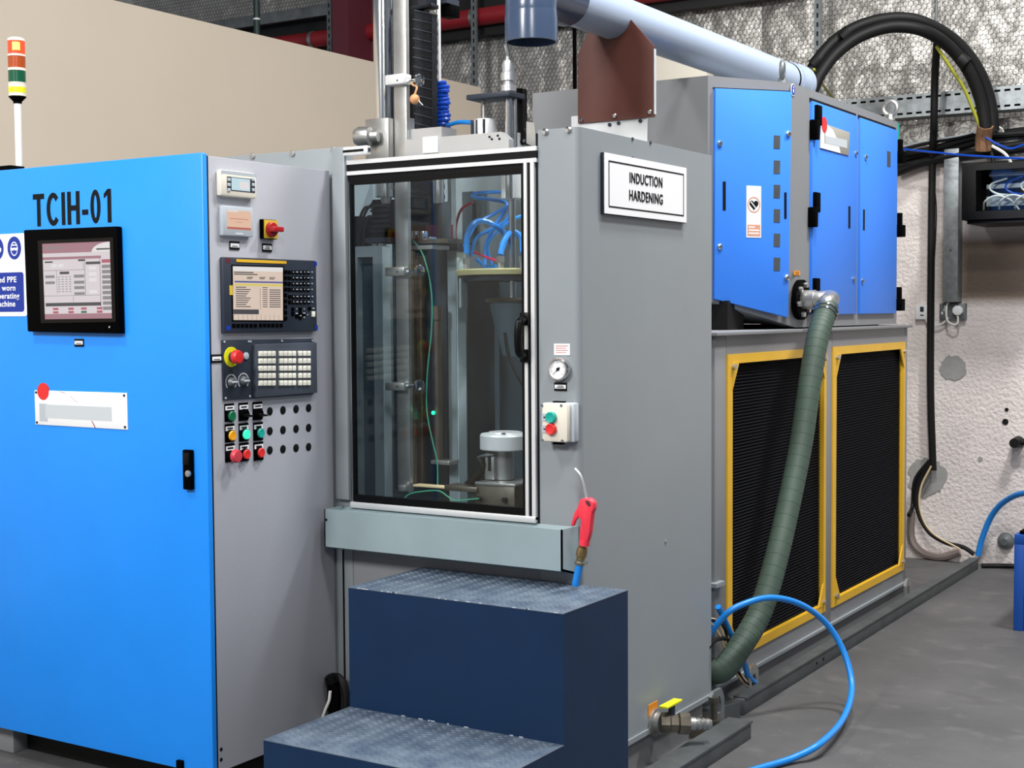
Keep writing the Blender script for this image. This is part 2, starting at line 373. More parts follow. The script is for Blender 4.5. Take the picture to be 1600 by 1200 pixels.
# steelwork on the wall
c0, c1 = PY(533, 60, 8.2).x, PY(558, 60, 8.2).x
t = thing('steel_column', 'maroon painted steel column standing behind the beige partition', 'column', ((c0+c1)/2, 8.2, 0))
fw_ = c1-c0
part(MB().box(c0, c1, 8.10, 8.13, 0, 5), 'flange', 'maroon', t); part(MB().box(c1-.01, c1+.0, 8.13, 8.40, 0, 5), 'web', 'maroon', t)
part(MB().box(c1-.02, c1+.21, 8.37, 8.40, 0, 5), 'flange', 'maroon', t)
z = PY(740, 28, 8.36).z
t = thing('red_pipe', 'dark red painted pipe running along the foil wall behind the lift column', 'pipe', (-6.5, 8.36, z))
part(MB().cyl((-8.6, 8.36, z), (-3.0, 8.36, z), .062, n=18), 'pipe_run', 'redpipe', t)
for px in (490, 742):
    x = PY(px, 50, 8.36).x; part(MB().lathe((x-.015, 8.36, z), (1, 0, 0), [(0, .066), (.03, .066)], 18), 'pipe_clip', 'steel', t)
solo(MB().box(-9.0, -3.2, 8.40, 8.45, z-.12, z+.23), 'dark_strip', 'opening_dark', 'black strip for the dark opening in the wall behind the red pipe', 'dark_strip')  # black strip stands in for a dark opening in the wall
zz = PY(450, 25, 8.30).z
solo(MB().box(-9.0, c0-.01, 8.28, 8.33, zz-.04, zz+.04, .004), 'steel_rail', 'darkgalv', 'grey steel rail running above the red pipe beside the column', 'rail')
def strut(px, py, y, z0, z1, label, w=.041):
    x = PY(px, py, y).x; t = thing('strut_channel', label, 'channel', (x, y, z0), 'slotted steel channels on the foil wall')
    part(MB().box(x-w/2, x-w/2+.004, y, y+.02, z0, z1).box(x+w/2-.004, x+w/2, y, y+.02, z0, z1).box(x-w/2+.004, x-.006, y, y+.003, z0, z1).box(x+.006, x+w/2-.004, y, y+.003, z0, z1), 'channel_side', 'darkgalv', t)
    web = MB(); k = z0
    while k < z1: web.box(x-.006, x+.006, y+.0005, y+.003, k, min(k+.026, z1)); k += .055
    part(web, 'slot_bridges', 'darkgalv', t, stuff=True)
    part(MB().box(x-.008, x+.008, y+.006, y+.008, z0, z1), 'channel_back', 'rubber', t)
strut(514, 40, 8.25, 3.0, 4.3, 'slotted steel channel left of the maroon column')
strut(740, 60, 8.25, 2.5, 4.3, 'slotted steel channel crossing the red pipe')
strut(1277, 60, 8.30, 2.40, 4.2, 'slotted steel channel behind the start of the black cable arch')
def rod(px, py, y, z0, z1, r, name, mt, label, cat):
    p = PY(px, py, y); return solo(MB().cyl((p.x, y, z0), (p.x, y, z1), r, n=10), name, mt, label, cat)
rod(898, 120, 8.40, 2.4, 4.2, .014, 'support_rod', 'black', 'thin dark rod against foil beside the brown duct bracket', 'rod')
rod(1462, 120, 8.40, 2.40, 4.2, .008, 'support_rod', 'darkgalv', 'thin grey rod on foil wall inside the cable arch', 'rod')
t = thing('green_pole', 'dark green pole with white tape band above the beige partition', 'pole', (PY(401, 20, 7.4).x, 7.4, 0))
x = PY(401, 20, 7.4).x
part(MB().cyl((x, 7.4, 0), (x, 7.4, 5), .022, n=14), 'pole', 'dgreen', t); zq = PY(401, 30, 7.4).z
part(MB().cyl((x, 7.4, zq-.006), (x, 7.4, zq+.006), .0235, n=14), 'tape_band', 'white', t)

# perforated cable tray along the wall
tz1, tz0 = PY(1450, 146, 8.28).z, PY(1450, 180, 8.28).z
t = thing('cable_tray', 'galvanised perforated cable tray along the foil wall under the cable arch', 'tray', (-2.2, 8.28, tz0))
h = tz1-tz0; a, b = -3.3, -1.3
q = MB()
for u0, u1 in ((0, .10), (.2, .80), (.90, 1)): q.box(a, b, 8.28, 8.283, tz0+h*u0, tz0+h*u1)
q.box(a, b, 8.28, 8.42, tz0-.003, tz0).box(a, b, 8.28, 8.30, tz1, tz1+.003)
part(q, 'tray_side', 'galv', t); part(MB().box(a, b, 8.305, 8.345, tz0+.004, tz1-.008), 'slot_shade_strip', 'rubber', t)  # black strip behind the slots stands in for the shade inside the tray
q = MB(); k = a
while k < b:
    for u0, u1 in ((.10, .20), (.80, .90)): q.box(k, k+.022, 8.28, 8.283, tz0+h*u0, tz0+h*u1)
    k += .055
part(q, 'slot_bridges', 'galv', t, stuff=True)
solo(MB().box(-3.6, -1.3, 8.425, 8.455, tz0-.25, tz0-.03, .003), 'foil_duct', 'darkfoil', 'foil wrapped duct band along the wall below the cable tray', 'duct')

# thick black cable arch from power cabinet to the wall
def pts(lst): return [PY(px, py, y) for px, py, y in lst]
t = thing('cable_arch', 'thick black cable bundle arching from blue cabinet to wall', 'cable', pts([(1262, 135, 7.5)])[0])
part(MB().tube(pts([(1254, 150, 7.45), (1268, 110, 7.5), (1298, 70, 7.6), (1340, 42, 7.7), (1392, 29, 7.8), (1440, 34, 7.9), (1490, 62, 8.05), (1526, 105, 8.15), (1546, 155, 8.22), (1552, 205, 8.25)]), .034, 12), 'outer_cable', 'rubber', t)
part(MB().tube(pts([(1266, 150, 7.40), (1282, 115, 7.45), (1308, 82, 7.55), (1345, 56, 7.65), (1392, 42, 7.75), (1440, 47, 7.85), (1480, 70, 8.0), (1512, 108, 8.1), (1532, 155, 8.17), (1540, 200, 8.2)]), .034, 12), 'inner_cable', 'rubber', t)
for px, py, y in ((1276, 96, 7.5), (1322, 53, 7.62), (1505, 84, 8.05)):
    c = PY(px, py, y); part(MB().lathe(c-V((.02, 0, .02)), (1, .2, 1 if px < 1400 else -1), [(0, .036), (.05, .038), (.055, .036)], 14), 'cable_tie', 'rubber', t)
part(MB().tube(pts([(1540, 196, 8.2), (1537, 215, 8.24), (1536, 235, 8.26)]), .045, 10), 'frayed_end', 'copper', t)
solo(MB().tube(pts([(1463, 72, 7.98), (1488, 110, 8.05), (1508, 142, 8.12), (1534, 205, 8.2)]), .010, 8), 'earth_cable', 'earth', 'thin yellow green earth cable along inside right of the arch', 'cable')
solo(MB().tube(pts([(1272, 108, 7.4), (1284, 130, 7.6), (1304, 156, 8.1), (1318, 170, 8.25)]), .007, 8), 'earth_cable', 'earth', 'short yellow green cable dropping from arch foot to cable tray', 'cable')
# vertical black trunk cable
t = thing('drop_cable', 'black cable bundle hanging down the pebble wall from the arch', 'cable', PY(1457, 735, 8.4))
part(MB().tube(pts([(1464, 68, 8.0), (1461, 120, 8.12), (1459, 200, 8.2), (1457, 250, 8.40), (1455, 400, 8.42), (1454, 600, 8.42), (1458, 735, 8.42)]), .021, 10), 'main_cable', 'rubber', t)
part(MB().tube(pts([(1460, 290, 8.41), (1463, 330, 8.41), (1460, 400, 8.41), (1456, 420, 8.41)]), .004, 6), 'loose_wire', 'rubber', t)
part(MB().tube(pts([(1452, 720, 8.41), (1430, 750, 8.41), (1426, 790, 8.42), (1420, 805, 8.3)]), .012, 8), 'branch_cable', 'rubber', t)
part(MB().tube(pts([(1453, 722, 8.41), (1434, 758, 8.41), (1433, 795, 8.41), (1450, 830, 8.40), (1478, 848, 8.40), (1505, 855, 8.40), (1522, 866, 8.40)]), .013, 8), 'branch_cable', 'rubber', t)
part(MB().tube(pts([(1455, 728, 8.40), (1439, 762, 8.40), (1438, 798, 8.40), (1456, 832, 8.39), (1500, 858, 8.39)]), .006, 6), 'thin_cable', 'tan', t)
solo(MB().tube(pts([(1424, 800, 8.43), (1424, 840, 8.46), (1440, 862, 8.465), (1470, 870, 8.465), (1500, 862, 8.465)]), .024, 8), 'painted_pipe', 'stain', 'pale brown painted pipe looping low on the wall under black cables', 'pipe')
# horizontal cables over the ledge
t = thing('cable_run', 'bundle of black cables lying along the wall above the server rack', 'cable', PY(1500, 225, 8.39))
for k, (l, r) in enumerate((([(1395, 252, 8.39), (1440, 240, 8.40), (1500, 228, 8.40), (1560, 210, 8.39), (1640, 200, 8.39)], .022), ([(1395, 244, 8.37), (1450, 234, 8.37), (1520, 215, 8.37), (1580, 210, 8.37), (1640, 206, 8.37)], .018),
        ([(1395, 262, 8.40), (1450, 252, 8.40), (1530, 240, 8.40), (1640, 226, 8.40)], .022), ([(1395, 238, 8.34), (1440, 226, 8.34), (1490, 216, 8.34), (1530, 207, 8.34)], .010), ([(1400, 270, 8.40), (1460, 250, 8.40), (1640, 218, 8.40)], .025))):
    part(MB().tube(pts(l), r, 8), 'cable', 'rubber', t)
part(MB().tube(pts([(1398, 232, 8.33), (1440, 222, 8.33), (1500, 212, 8.33), (1525, 205, 8.33)]), .0045, 6), 'pale_cable', 'hgrey', t)
for k in range(4): part(MB().tube(pts([(1522+2*k, 208, 8.31), (1532+3*k, 199-k, 8.29), (1550+4*k, 199, 8.29), (1562+2*k, 206, 8.31)]), .005, 6), 'white_loop', 'wirewhite', t)
solo(MB().tube(pts([(1400, 232, 8.22), (1440, 236, 8.22), (1500, 242, 8.22), (1560, 246, 8.22), (1640, 250, 8.22)]), .006, 6), 'network_cable', 'dbluehose', 'thin blue network cable stretched across above the trunking', 'cable')
solo(MB().tube(pts([(1532, 210, 8.20), (1560, 226, 8.20), (1580, 232, 8.20), (1600, 226, 8.20), (1640, 215, 8.2)]), .006, 6), 'network_cable', 'dbluehose', 'thin blue network cable drooping above server rack at frame edge', 'cable')
solo(MB().tube(pts([(1536, 212, 8.26), (1548, 235, 8.28), (1553, 258, 8.28)]), .012, 8), 'rack_feed', 'rubber', 'short black cable entering the top of server rack', 'cable')
solo(MB().tube(pts([(1550, 228, 8.27), (1570, 240, 8.27), (1582, 258, 8.28)]), .009, 6), 'rack_feed', 'wirewhite', 'short white cable entering the top of server rack', 'cable')
# metal trunking, sockets
x0, x1, z0, z1 = rect((1475, 233), (1496, 472), 1, 8.38)
t = thing('trunking', 'vertical galvanised trunking on pebble wall above the double socket', 'trunking', ((x0+x1)/2, 8.46, z0))
part(MB().box(x0, x1, 8.38, YW, z0, z1, .003), 'duct_body', 'galv', t)
for k, dx in enumerate((.01, .03, .05)): part(MB().tube([(x0+dx, 8.40, z1-.01), (x0+dx-.005, 8.39, z1+.03), (x0+dx+.02, 8.39, z1+.04), (x0+dx+.025, 8.40, z1-.01)], .004, 6), 'wire_end', 'wirewhite', t)
c = V(((x0+x1)/2, 8.38, z0+(z1-z0)*.34)); part(MB().cyl(c, c+NY*.004, .006, n=10), 'screw', 'dsteel', t)
x0, x1, z0, z1 = rect((1469, 474), (1509, 499), 1, 8.45)
t = thing('double_socket', 'metal double wall socket with white plug under grey trunking', 'socket', ((x0+x1)/2, YW, z0))
part(MB().box(x0, x1, 8.435, YW, z0, z1, .004), 'socket_plate', 'darkgalv', t)
for k in range(3): part(MB().box(x0+.012+.012*k, x0+.020+.012*k, 8.433, 8.436, z0+.03+.02*(k % 2), z0+.045+.02*(k % 2)), 'socket_hole', 'white', t)
part(MB().box(x0+.028, x0+.048, 8.429, 8.436, z1-.035, z1-.012, .002), 'rocker', 'white', t)
cx = PY(1498, 485, 8.43)
t2 = thing('plug', 'white plug with looped white flex in the double socket', 'plug', cx)
part(MB().slab([cx+V((.030*math.cos(a), 0, .030*math.sin(a))) for a in [2*math.pi*i/8+.39 for i in range(8)]], NY, .035, 0, .004), 'plug_body', 'white', t2)
part(MB().tube([cx+V((0, -.02, -.028)), cx+V((0, -.02, -.07)), PY(1490, 507, 8.40), PY(1480, 500, 8.40), PY(1479, 480, 8.41), PY(1483, 470, 8.43)], .006, 8), 'flex', 'wirewhite', t2)
x0, x1, z0, z1 = rect((1431, 477), (1453, 499), 1, 8.45)
t = thing('data_socket', 'white single data socket left of the black drop cable', 'socket', ((x0+x1)/2, YW, z0))
part(MB().box(x0, x1, 8.44, YW, z0, z1, .004), 'socket_plate', 'white', t)
part(MB().box(x0+.028, x0+.05, 8.438, 8.442, z0+.045, z0+.075, .003), 'port', 'slate', t); part(MB().box(x0+.03, x0+.05, 8.438, 8.442, z0+.022, z0+.028), 'id_strip', 'ink', t)
part(MB().tube([(x0+.06, 8.45, z0), (x0+.09, 8.44, z0-.035), (x0+.15, 8.44, z0-.03), (x0+.2, 8.44, z0+.01)], .006, 6), 'cable', 'wirewhite', t)
# server rack
x0, x1, z0, z1 = rect((1504, 258), (1660, 338), 1, 8.03)
t = thing('server_rack', 'black wall mounted server rack with glass front on pebble wall', 'rack', ((x0+x1)/2, 8.2, z0))
part(MB().box(x0, x0+.012, 8.03, YW, z0, z1).box(x0, x1, 8.03, YW, z1-.02, z1).box(x0, x1, 8.03, YW, z0, z0+.03).box(x0, x1, YW-.01, YW, z0, z1), 'case', 'black', t)
part(MB().plate([(x0, 8.03, z0), (x1, 8.03, z0), (x1, 8.03, z1), (x0, 8.03, z1)], [(x0+.075, 8.03, z0+.045), (x1-.075, 8.03, z0+.045), (x1-.075, 8.03, z1-.035), (x0+.075, 8.03, z1-.035)], NY, .012, -.002), 'door_frame', 'gloss', t)
part(MB().box(x0+.07, x1-.07, 8.028, 8.031, z0+.04, z1-.03), 'glass_door', 'glass', t)
hh = z1-z0
part(MB().box(x0+.10, x1-.08, 8.16, 8.20, z0+hh*.58, z0+hh*.66), 'patch_panel', 'galv', t); part(MB().box(x0+.10, x1-.08, 8.16, 8.20, z0+hh*.26, z0+hh*.44), 'switch', 'galv', t)
part(MB().box(x0+.12, x1-.08, 8.13, 8.20, z0+hh*.80, z0+hh*.86), 'panel_strip', 'galv', t)
for k in range(10):
    xa = x0+.15+.042*k; sgn = 1 if k % 2 else -1
    part(MB().tube([(xa+.02, 8.15, z0+hh*(.78-.03*(k%3))), (xa-.05, 8.11, z0+hh*.66), (xa-.055, 8.09, z0+hh*.55), (xa-.01, 8.09, z0+hh*.46), (xa+.06, 8.12, z0+hh*.44)] if k % 2 else [(xa-.06, 8.14, z0+hh*.2), (xa-.04, 8.09, z0+hh*.34), (xa+.02, 8.08, z0+hh*.43), (xa+.09, 8.09, z0+hh*.36), (xa+.13, 8.14, z0+hh*.18)], .0055, 6), 'patch_lead', 'dbluehose' if k == 3 else 'wirewhite', t)
part(MB().box(x0+.02, x1, 8.06, YW, z0-.02, z0+.002), 'base_tray', 'gloss', t)
# blue bench, hoses by the wall
x0 = PZ(1583, 985).x; y0 = PZ(1583, 985).y
zt = PX(1583, 836, x0).z
t = thing('steel_bench', 'blue painted steel bench frame at the right edge by the wall', 'bench', (x0+.4, y0+.3, 0))
for dx in (0, .75):
    for dy in (0, .62): part(MB().box(x0+dx, x0+dx+.045, y0+dy, y0+dy+.045, 0, zt-.045, .003), 'leg', 'benchblue', t)
part(MB().box(x0, x0+.795, y0, y0+.045, zt-.045, zt, .003), 'top_rail', 'benchblue', t); part(MB().box(x0, x0+.795, y0+.62, y0+.665, zt-.045, zt, .003), 'top_rail', 'benchblue', t)
part(MB().box(x0, x0+.045, y0+.045, y0+.62, zt-.045, zt, .003), 'top_rail', 'benchblue', t)
part(MB().box(x0+.045, x0+.75, y0, y0+.04, .13, .17, .003), 'lower_rail', 'benchblue', t); part(MB().box(x0, x0+.04, y0+.045, y0+.62, .13, .17, .003), 'lower_rail', 'benchblue', t)
part(MB().box(x0+.02, x0+.78, y0+.02, y0+.645, zt, zt+.015), 'top_plate', 'black', t)
solo(MB().tube(pts([(1528, 868, 8.40), (1535, 840, 8.40), (1550, 805, 8.38), (1572, 782, 8.32), (1605, 770, 8.2), (1680, 770, 8.0)]), .017, 10), 'air_line', 'bluehose', 'blue air hose rising beside the pebble wall behind blue bench', 'hose')
solo(MB().tube([PZ(1534, 884, .014), PZ(1560, 884, .014), PZ(1600, 885, .014), PZ(1680, 888, .014)], .014, 8), 'floor_cable', 'rubber', 'black cable lying on floor along the foot of back wall', 'cable')
c = PY(1592, 690, YW); solo(MB().lathe(c, NY, [(0, .03), (.01, .034), (.05, .03), (.12, .028)], 14).tube([c+NY*.06, c+V((.06, -.06, .005)), c+V((.14, -.06, .0))], .02, 8), 'pipe_stub', 'rubber', 'black pipe stub sticking out of wall at right edge', 'pipe')
c = PY(1572, 845, YW); solo(MB().lathe(c, NY, [(0, .05), (.02, .045), (.05, .02)], 12), 'bolt_anchor', 'darkgalv', 'small dark anchor low on the wall behind blue bench', 'anchor')
# floor trunking
t = thing('floor_trunking', 'long grey steel floor trunking running back to the wall', 'trunking', (-2.06, 6.5, 0))
xo = -2.024; tw = .044
part(MB().hexa([(xo-tw, 4.83, 0), (xo, 4.85, 0), (xo, 4.85, .06), (xo-tw, 4.83, .06)], [(xo-tw, 8.30, 0), (xo, 8.30, 0), (xo, 8.30, .06), (xo-tw, 8.30, .06)], .004), 'trunking_body', 'floortray', t)
part(MB().box(xo-tw-.004, xo+.004, 4.86, 6.4, .058, .064), 'lid', 'floortray', t); part(MB().box(xo-tw-.004, xo+.004, 6.404, 8.30, .058, .064), 'lid', 'floortray', t)
for dy in (5.62, 5.70): part(MB().cyl((xo, dy, .03), (xo+.003, dy, .03), .006, n=8), 'hole', 'ink', t)
part(MB().hexa([(xo-.10, 4.66, 0), (xo-.07, 4.60, 0), (xo-.07, 4.60, .062), (xo-.10, 4.66, .062)], [(xo-.07, 4.85, 0), (xo+.004, 4.80, 0), (xo+.004, 4.80, .062), (xo-.07, 4.85, .062)]), 'end_cover', 'floortray', t)
t = thing('floor_trunking', 'short grey steel trunking on floor in front of the drain valve', 'trunking', (-1.94, 4.2, 0))
part(MB().box(-1.975, -1.893, 3.3, 4.60, 0, .058, .004), 'trunking_body', 'floortray', t); part(MB().box(-1.98, -1.889, 3.3, 4.602, .056, .063), 'lid', 'floortray', t)

# ================================================================== cooling unit (low grey frame with two filter panels)
XL = -2.13
t = thing('cooling_unit', 'low grey machine base with two yellow edged black filter panels', 'machine', (-2.6, 6, 0))
ya, yb = PX(1117, 700, XL).y, PX(1418, 520, XL).y
zb0, ztop = .10, 1.405
def fr(px): return PX(px, 700, XL).y
f1a, f1b, f2a, f2b = fr(1135), fr(1289), fr(1299.5), fr(1412)
fz0, fz1 = .165, PX(1290, 543, XL).z
mb = MB()
mb.box(XL-.05, XL, ya, f1a, zb0, ztop, .003).box(XL-.05, XL, f1b, f2a, zb0, ztop, .003).box(XL-.05, XL, f2b, yb, zb0, ztop, .003)
mb.box(XL-.05, XL, f1a, f1b, fz1, ztop).box(XL-.05, XL, f2a, f2b, fz1, ztop).box(XL-.05, XL, f1a, f1b, zb0, fz0).box(XL-.05, XL, f2a, f2b, zb0, fz0)
part(mb, 'frame', 'grey2', t)
part(MB().box(-3.3, XL-.05, ya, ya+.03, zb0, ztop).box(-3.3, XL-.05, yb-.03, yb, zb0, ztop).box(-3.3, XL-.05, ya, yb, zb0, zb0+.03), 'end_panels', 'grey2', t)
part(MB().box(-3.35, XL+.022, ya-.03, yb+.02, ztop, ztop+.014, .002), 'top_plate', 'grey2', t)
part(MB().box(XL-.04, XL+.012, ya, yb+.03, zb0-.012, zb0), 'base_ledge', 'grey', t)
part(MB().box(-3.3, XL-.004, ya+.0, yb+.0, 0.004, zb0-.012), 'plinth', 'grey2', t)
for (a, b) in ((f1a, f1b), (f2a, f2b)):
    z0, z1 = fz0, fz1; wd = .045
    fp = part(MB().plate([(XL, a, z0), (XL, b, z0), (XL, b, z1), (XL, a, z1)], [(XL, a+wd, z0+.035), (XL, b-.03, z0+.035), (XL, b-.03, z1-.035), (XL, a+wd, z1-.035)], NX, .006, -.02), 'filter_frame', 'yellow', t)
    for (cy, sy, cz, sz) in ((a+wd, 1, z0+.035, 1), (b-.03, -1, z0+.035, 1), (b-.03, -1, z1-.035, -1), (a+wd, 1, z1-.035, -1)):
        part(MB().slab([(XL, cy-.005*sy, cz-.005*sz), (XL, cy+.06*sy, cz-.005*sz), (XL, cy-.005*sy, cz+.10*sz)], NX, .008, 0), 'gusset', 'yellow', fp)
        c = V((XL, cy+.0*sy, cz+.012*sz)); part(MB().cyl(c+NX*.006, c+NX*.02, .011, n=8), 'bolt', 'steel', fp)
    part(MB().box(XL-.03, XL-.018, a+wd, b-.03, z0+.035, z1-.035), 'filter_mat', 'mesh', t)
    q = MB(); z = z0+.04
    while z < z1-.04:
        q.hexa([(XL-.018, a+wd, z), (XL-.010, a+wd, z+.004), (XL-.018, a+wd, z+.008)], [(XL-.018, b-.03, z), (XL-.010, b-.03, z+.004), (XL-.018, b-.03, z+.008)]); z += .0125
    part(q, 'filter_wires', 'meshw', t, stuff=True)
def foot(px, py, x, lab=None):
    p = PX(px, py, x); return p
for y in (5.05, yb-.16):
    p = part(MB().box(XL+.032, XL+.062, y-.05, y+.05, .0, .014, .002), 'foot_plate', 'darkgalv', t)
    part(MB().plate([(XL+.05, y-.045, .014), (XL+.05, y+.045, .014), (XL+.05, y+.045, .11), (XL+.05, y+.02, .14), (XL+.05, y-.02, .14), (XL+.05, y-.045, .11)],
                    [(XL+.05, y-.02, .04), (XL+.05, y+.02, .04), (XL+.05, y+.02, .09), (XL+.05, y+.01, .105), (XL+.05, y-.01, .105), (XL+.05, y-.02, .09)], NX, .012, 0), 'lifting_lug', 'steel', p)
    part(MB().cyl((XL+.048, y, .014), (XL+.048, y, .075), .006, n=10).cyl((XL+.048, y, .014), (XL+.048, y, .03), .013, n=6), 'levelling_bolt', 'steel', p)
part(MB().box(XL-.02, XL+.02, ya-.03, ya+.05, PX(1112, 912, XL).z-.015, PX(1112, 912, XL).z), 'bracket_tab', 'grey', t)

# ================================================================== power cabinet (blue doors) on the cooling unit
XU, YU = -2.15, 5.277
A = V((-2.363, YU, 0)); B = V((XU, PX(1237, 130, XU).y, 0)); yE = PX(1402, 300, XU).y
zt, zb, zl = 2.437, 1.425, PY(1106, 470, YU).z
cn = V((B.y-A.y, -(B.x-A.x), 0)).normalized(); cu = (B-A).normalized()
t = thing('power_cabinet', 'grey power supply cabinet with bright blue doors above the filter panels', 'cabinet', (-2.7, 6.3, zb))
mb = MB(); top = [(-3.182, YU, zt), (A.x, YU, zt), (B.x, B.y, zt), (XU, yE, zt), (-3.182, yE, zt)]; bot = [(-3.182, YU, zl), (A.x, YU, zl), (B.x, B.y+.06, zb), (XU, yE, zb), (-3.182, yE, zb)]
vt = [mb.bm.verts.new(p) for p in top]; vb = [mb.bm.verts.new(p) for p in bot]
mb._f(vt); mb._f([vb[0], vb[1], vb[2]]); mb._f([vb[0], vb[2], vb[3], vb[4]])
for i in range(5): j = (i+1) % 5; mb._f([vt[j], vt[i], vb[i], vb[j]]) if i != 1 else (mb._f([vt[2], vt[1], vb[1]]), mb._f([vt[2], vb[1], vb[2]]))
bmesh.ops.recalc_face_normals(mb.bm, faces=mb.bm.faces)
part(mb, 'cabinet_shell', 'grey2', t)
def ch(px, py): return PP(px, py, A, cn)
cu3 = cu
lp = part(MB().slab([ch(1115, 138.5), ch(1234, 144), ch(1228.5, 496), ch(1113, 467)], cn, .014, -.002, .002), 'corner_door', 'blue2', t)
part(MB().slab([ch(1113.5, 136.5), ch(1234.5, 142), ch(1234, 145), ch(1115, 139)], cn, .003, -.001), 'door_gap', 'ink', lp)
for cy in (222, 261, 299, 337, 375, 412.5):
    pt_ = [ch(1206, cy-10), ch(1215.5, cy-9.5), ch(1215, cy+11), ch(1205.5, cy+10.5)]
    part(MB().slab(pt_, cn, .0155, .010), 'view_slot', 'floortray', lp)
for a, b in (((1126, 284), (1130.5, 329)), ((1222, 301), (1225.5, 342))):
    part(MB().slab([ch(*a), ch(b[0], a[1]), ch(*b), ch(a[0], b[1])], cn, .0155, .010), 'slit', 'ink', lp)
def screw_on(p, n, r, par, name='cam_lock'):
    n = V(n); return part(MB().lathe(V(p), n, [(0, r), (.006, r), (.009, r*.7)], 12), name, 'chrome', par)
for px, py in ((1121, 225), (1121, 386), (1228, 210), (1225.5, 434)): screw_on(ch(px, py)+cn*.014, cn, .012, lp)
def ux(px, py): return PX(px, py, XU)
def vrect(p, n, a, b, c, d, f, bk, par, name, mt, bev=.0):
    return part(MB().slab([p(*a), p(*b), p(*c), p(*d)], n, f, bk, bev), name, mt, par)
z0, z1 = ux(1300, 491).z, ux(1300, 170).z
ys = [ux(1265, 300).y, ux(1335, 300).y, ux(1340.5, 300).y, ux(1397.5, 300).y]
rd = []
for k in (0, 2):
    d = part(MB().box(XU-.002, XU+.014, ys[k], ys[k+1], z0, z1, .002), 'side_door', 'blue2', t); rd.append(d)
    part(MB().box(XU-.001, XU+.003, ys[k]-.008, ys[k+1]+.008, z1-.002, z1+.014), 'door_gap', 'ink', d)
part(MB().box(XU+.0, XU+.002, ys[1], ys[1]+.02, z0, z1), 'seam', 'ink', t)
for (px0, py0, px1, py1), d in (((1325.5, 322, 1328.5, 357), rd[0]), ((1348.5, 327, 1351, 360), rd[1])):
    part(MB().xrect((px0, py0), (px1, py1), XU+.014, .001, -.003), 'slit', 'ink', d)
part(MB().xrect((1386, 236), (1391, 261), XU+.014, .0015, -.003), 'view_slot', 'floortray', rd[1])
for px, py, d in ((1332.5, 240, rd[0]), (1329, 437, rd[0]), (1347.5, 246, rd[1]), (1342.5, 439, rd[1])): screw_on(ux(px, py)+NX*.014, NX, .012, d)
for px, py, d in ((1269, 192, rd[0]), (1266.5, 328, rd[0]), (1266, 462, rd[0])):
    c = ux(px, py); part(MB().box(XU+.0, XU+.035, c.y-.035, c.y+.0, c.z-.075, c.z+.01, .004).box(XU+.0, XU+.03, c.y-.01, c.y+.045, c.z-.01, c.z+.075, .004), 'hinge', 'black', d)
for px, py in ((1401.5, 236), (1400, 351), (1397, 467)):
    c = ux(px, py); part(MB().box(XU-.03, XU+.02, yE, yE+.03, c.z-.06, c.z+.06, .004).box(XU-.02, XU+.03, yE-.012, yE+.05, c.z-.06, c.z+.0, .004), 'hinge', 'black', rd[1])
for y in (B.y+.05, yE-.06):
    c = V((XU-.06 if y < 6 else XU-.02, y, zt)); e = MB().cyl(c, c+V((0, 0, .03)), .024, .016, 12).torus(c+V((0, 0, .062)), (0, 1, 0) if y > 6 else (1, .3, 0), .034, .011, 20, 8)
    part(e, 'lifting_eye', 'darkgalv' if y < 6 else 'steel', t)
c = V((XU, B.y-.0, zt-.028))+V((.001, .01, 0)); part(MB().slab([c+V((0, .022*math.cos(q), .026*math.sin(q))) for q in [2*math.pi*i/20 for i in range(20)]], NX, .002, 0), 'round_label', 'wprint', t)
part(MB().slab([c+V((0, .019*math.cos(q), .022*math.sin(q))) for q in [2*math.pi*i/20 for i in range(20)]], NX, .003, 0), 'label_disc', 'bluesign', t)
part(MB().box(c.x, c.x+.004, c.y-.004, c.y+.004, c.z-.011, c.z+.004).box(c.x, c.x+.004, c.y-.004, c.y+.004, c.z+.008, c.z+.014), 'label_mark', 'wprint', t)
part(MB().xrect((1240, 423), (1249.5, 430.5), XU, .002), 'orange_label', 'orange', t)
part(MB().xrect((1242, 425), (1247.5, 426), XU, .0025).xrect((1242, 428), (1247.5, 429), XU, .0025), 'label_lines', 'ink', t)
part(MB().box(XU-.02, XU+.004, yE, yE+.012, ux(1403, 218).z, ux(1403, 192).z), 'green_strip', 'teallens', t)
part(MB().box(-3.1, XU+.0-.06, YU+.25, yE-.1, 1.419, zb-.0001), 'skid', 'black', t)
part(MB().box(-2.9, -2.3, 5.33, 5.5, 1.419, zl), 'support_block', 'rubber', t)
# logo plate on the blue door (wording not readable)
t = thing('logo_plate', 'white logo plate with red dot on the blue cabinet door', 'sign', ux(1303, 235)+NX*.014)
X1 = XU+.014; U1 = lambda px, py: PX(px, py, X1)
part(MB().slab([U1(1281, 191.5), U1(1326.5, 207), U1(1325, 243.5), U1(1280.5, 231)], NX, .004, 0, .001), 'plate', 'poster_grey', t)
part(MB().slab([U1(1281, 191.5), U1(1291, 195), U1(1300, 203), U1(1305, 214), U1(1309, 226), U1(1312, 239.5), U1(1280.5, 231)], NX, .0045, .001), 'white_field', 'wprint', t)
c = U1(1286.3, 195); part(MB().slab([c+V((0, .034*math.cos(q), .034*math.sin(q))) for q in [2*math.pi*i/24 for i in range(24)]], NX, .006, 0), 'red_dot', 'red', t)
part(MB().slab([U1(1288, 212), U1(1322, 219), U1(1322, 232), U1(1288, 224)], NX, .005, .001), 'pale_band', 'smudge', t)
part(MB().slab([U1(1286.5, 206), U1(1288, 206), U1(1288, 224), U1(1286.5, 224)], NX, .0052, .001), 'mark', 'poster_grey', t)
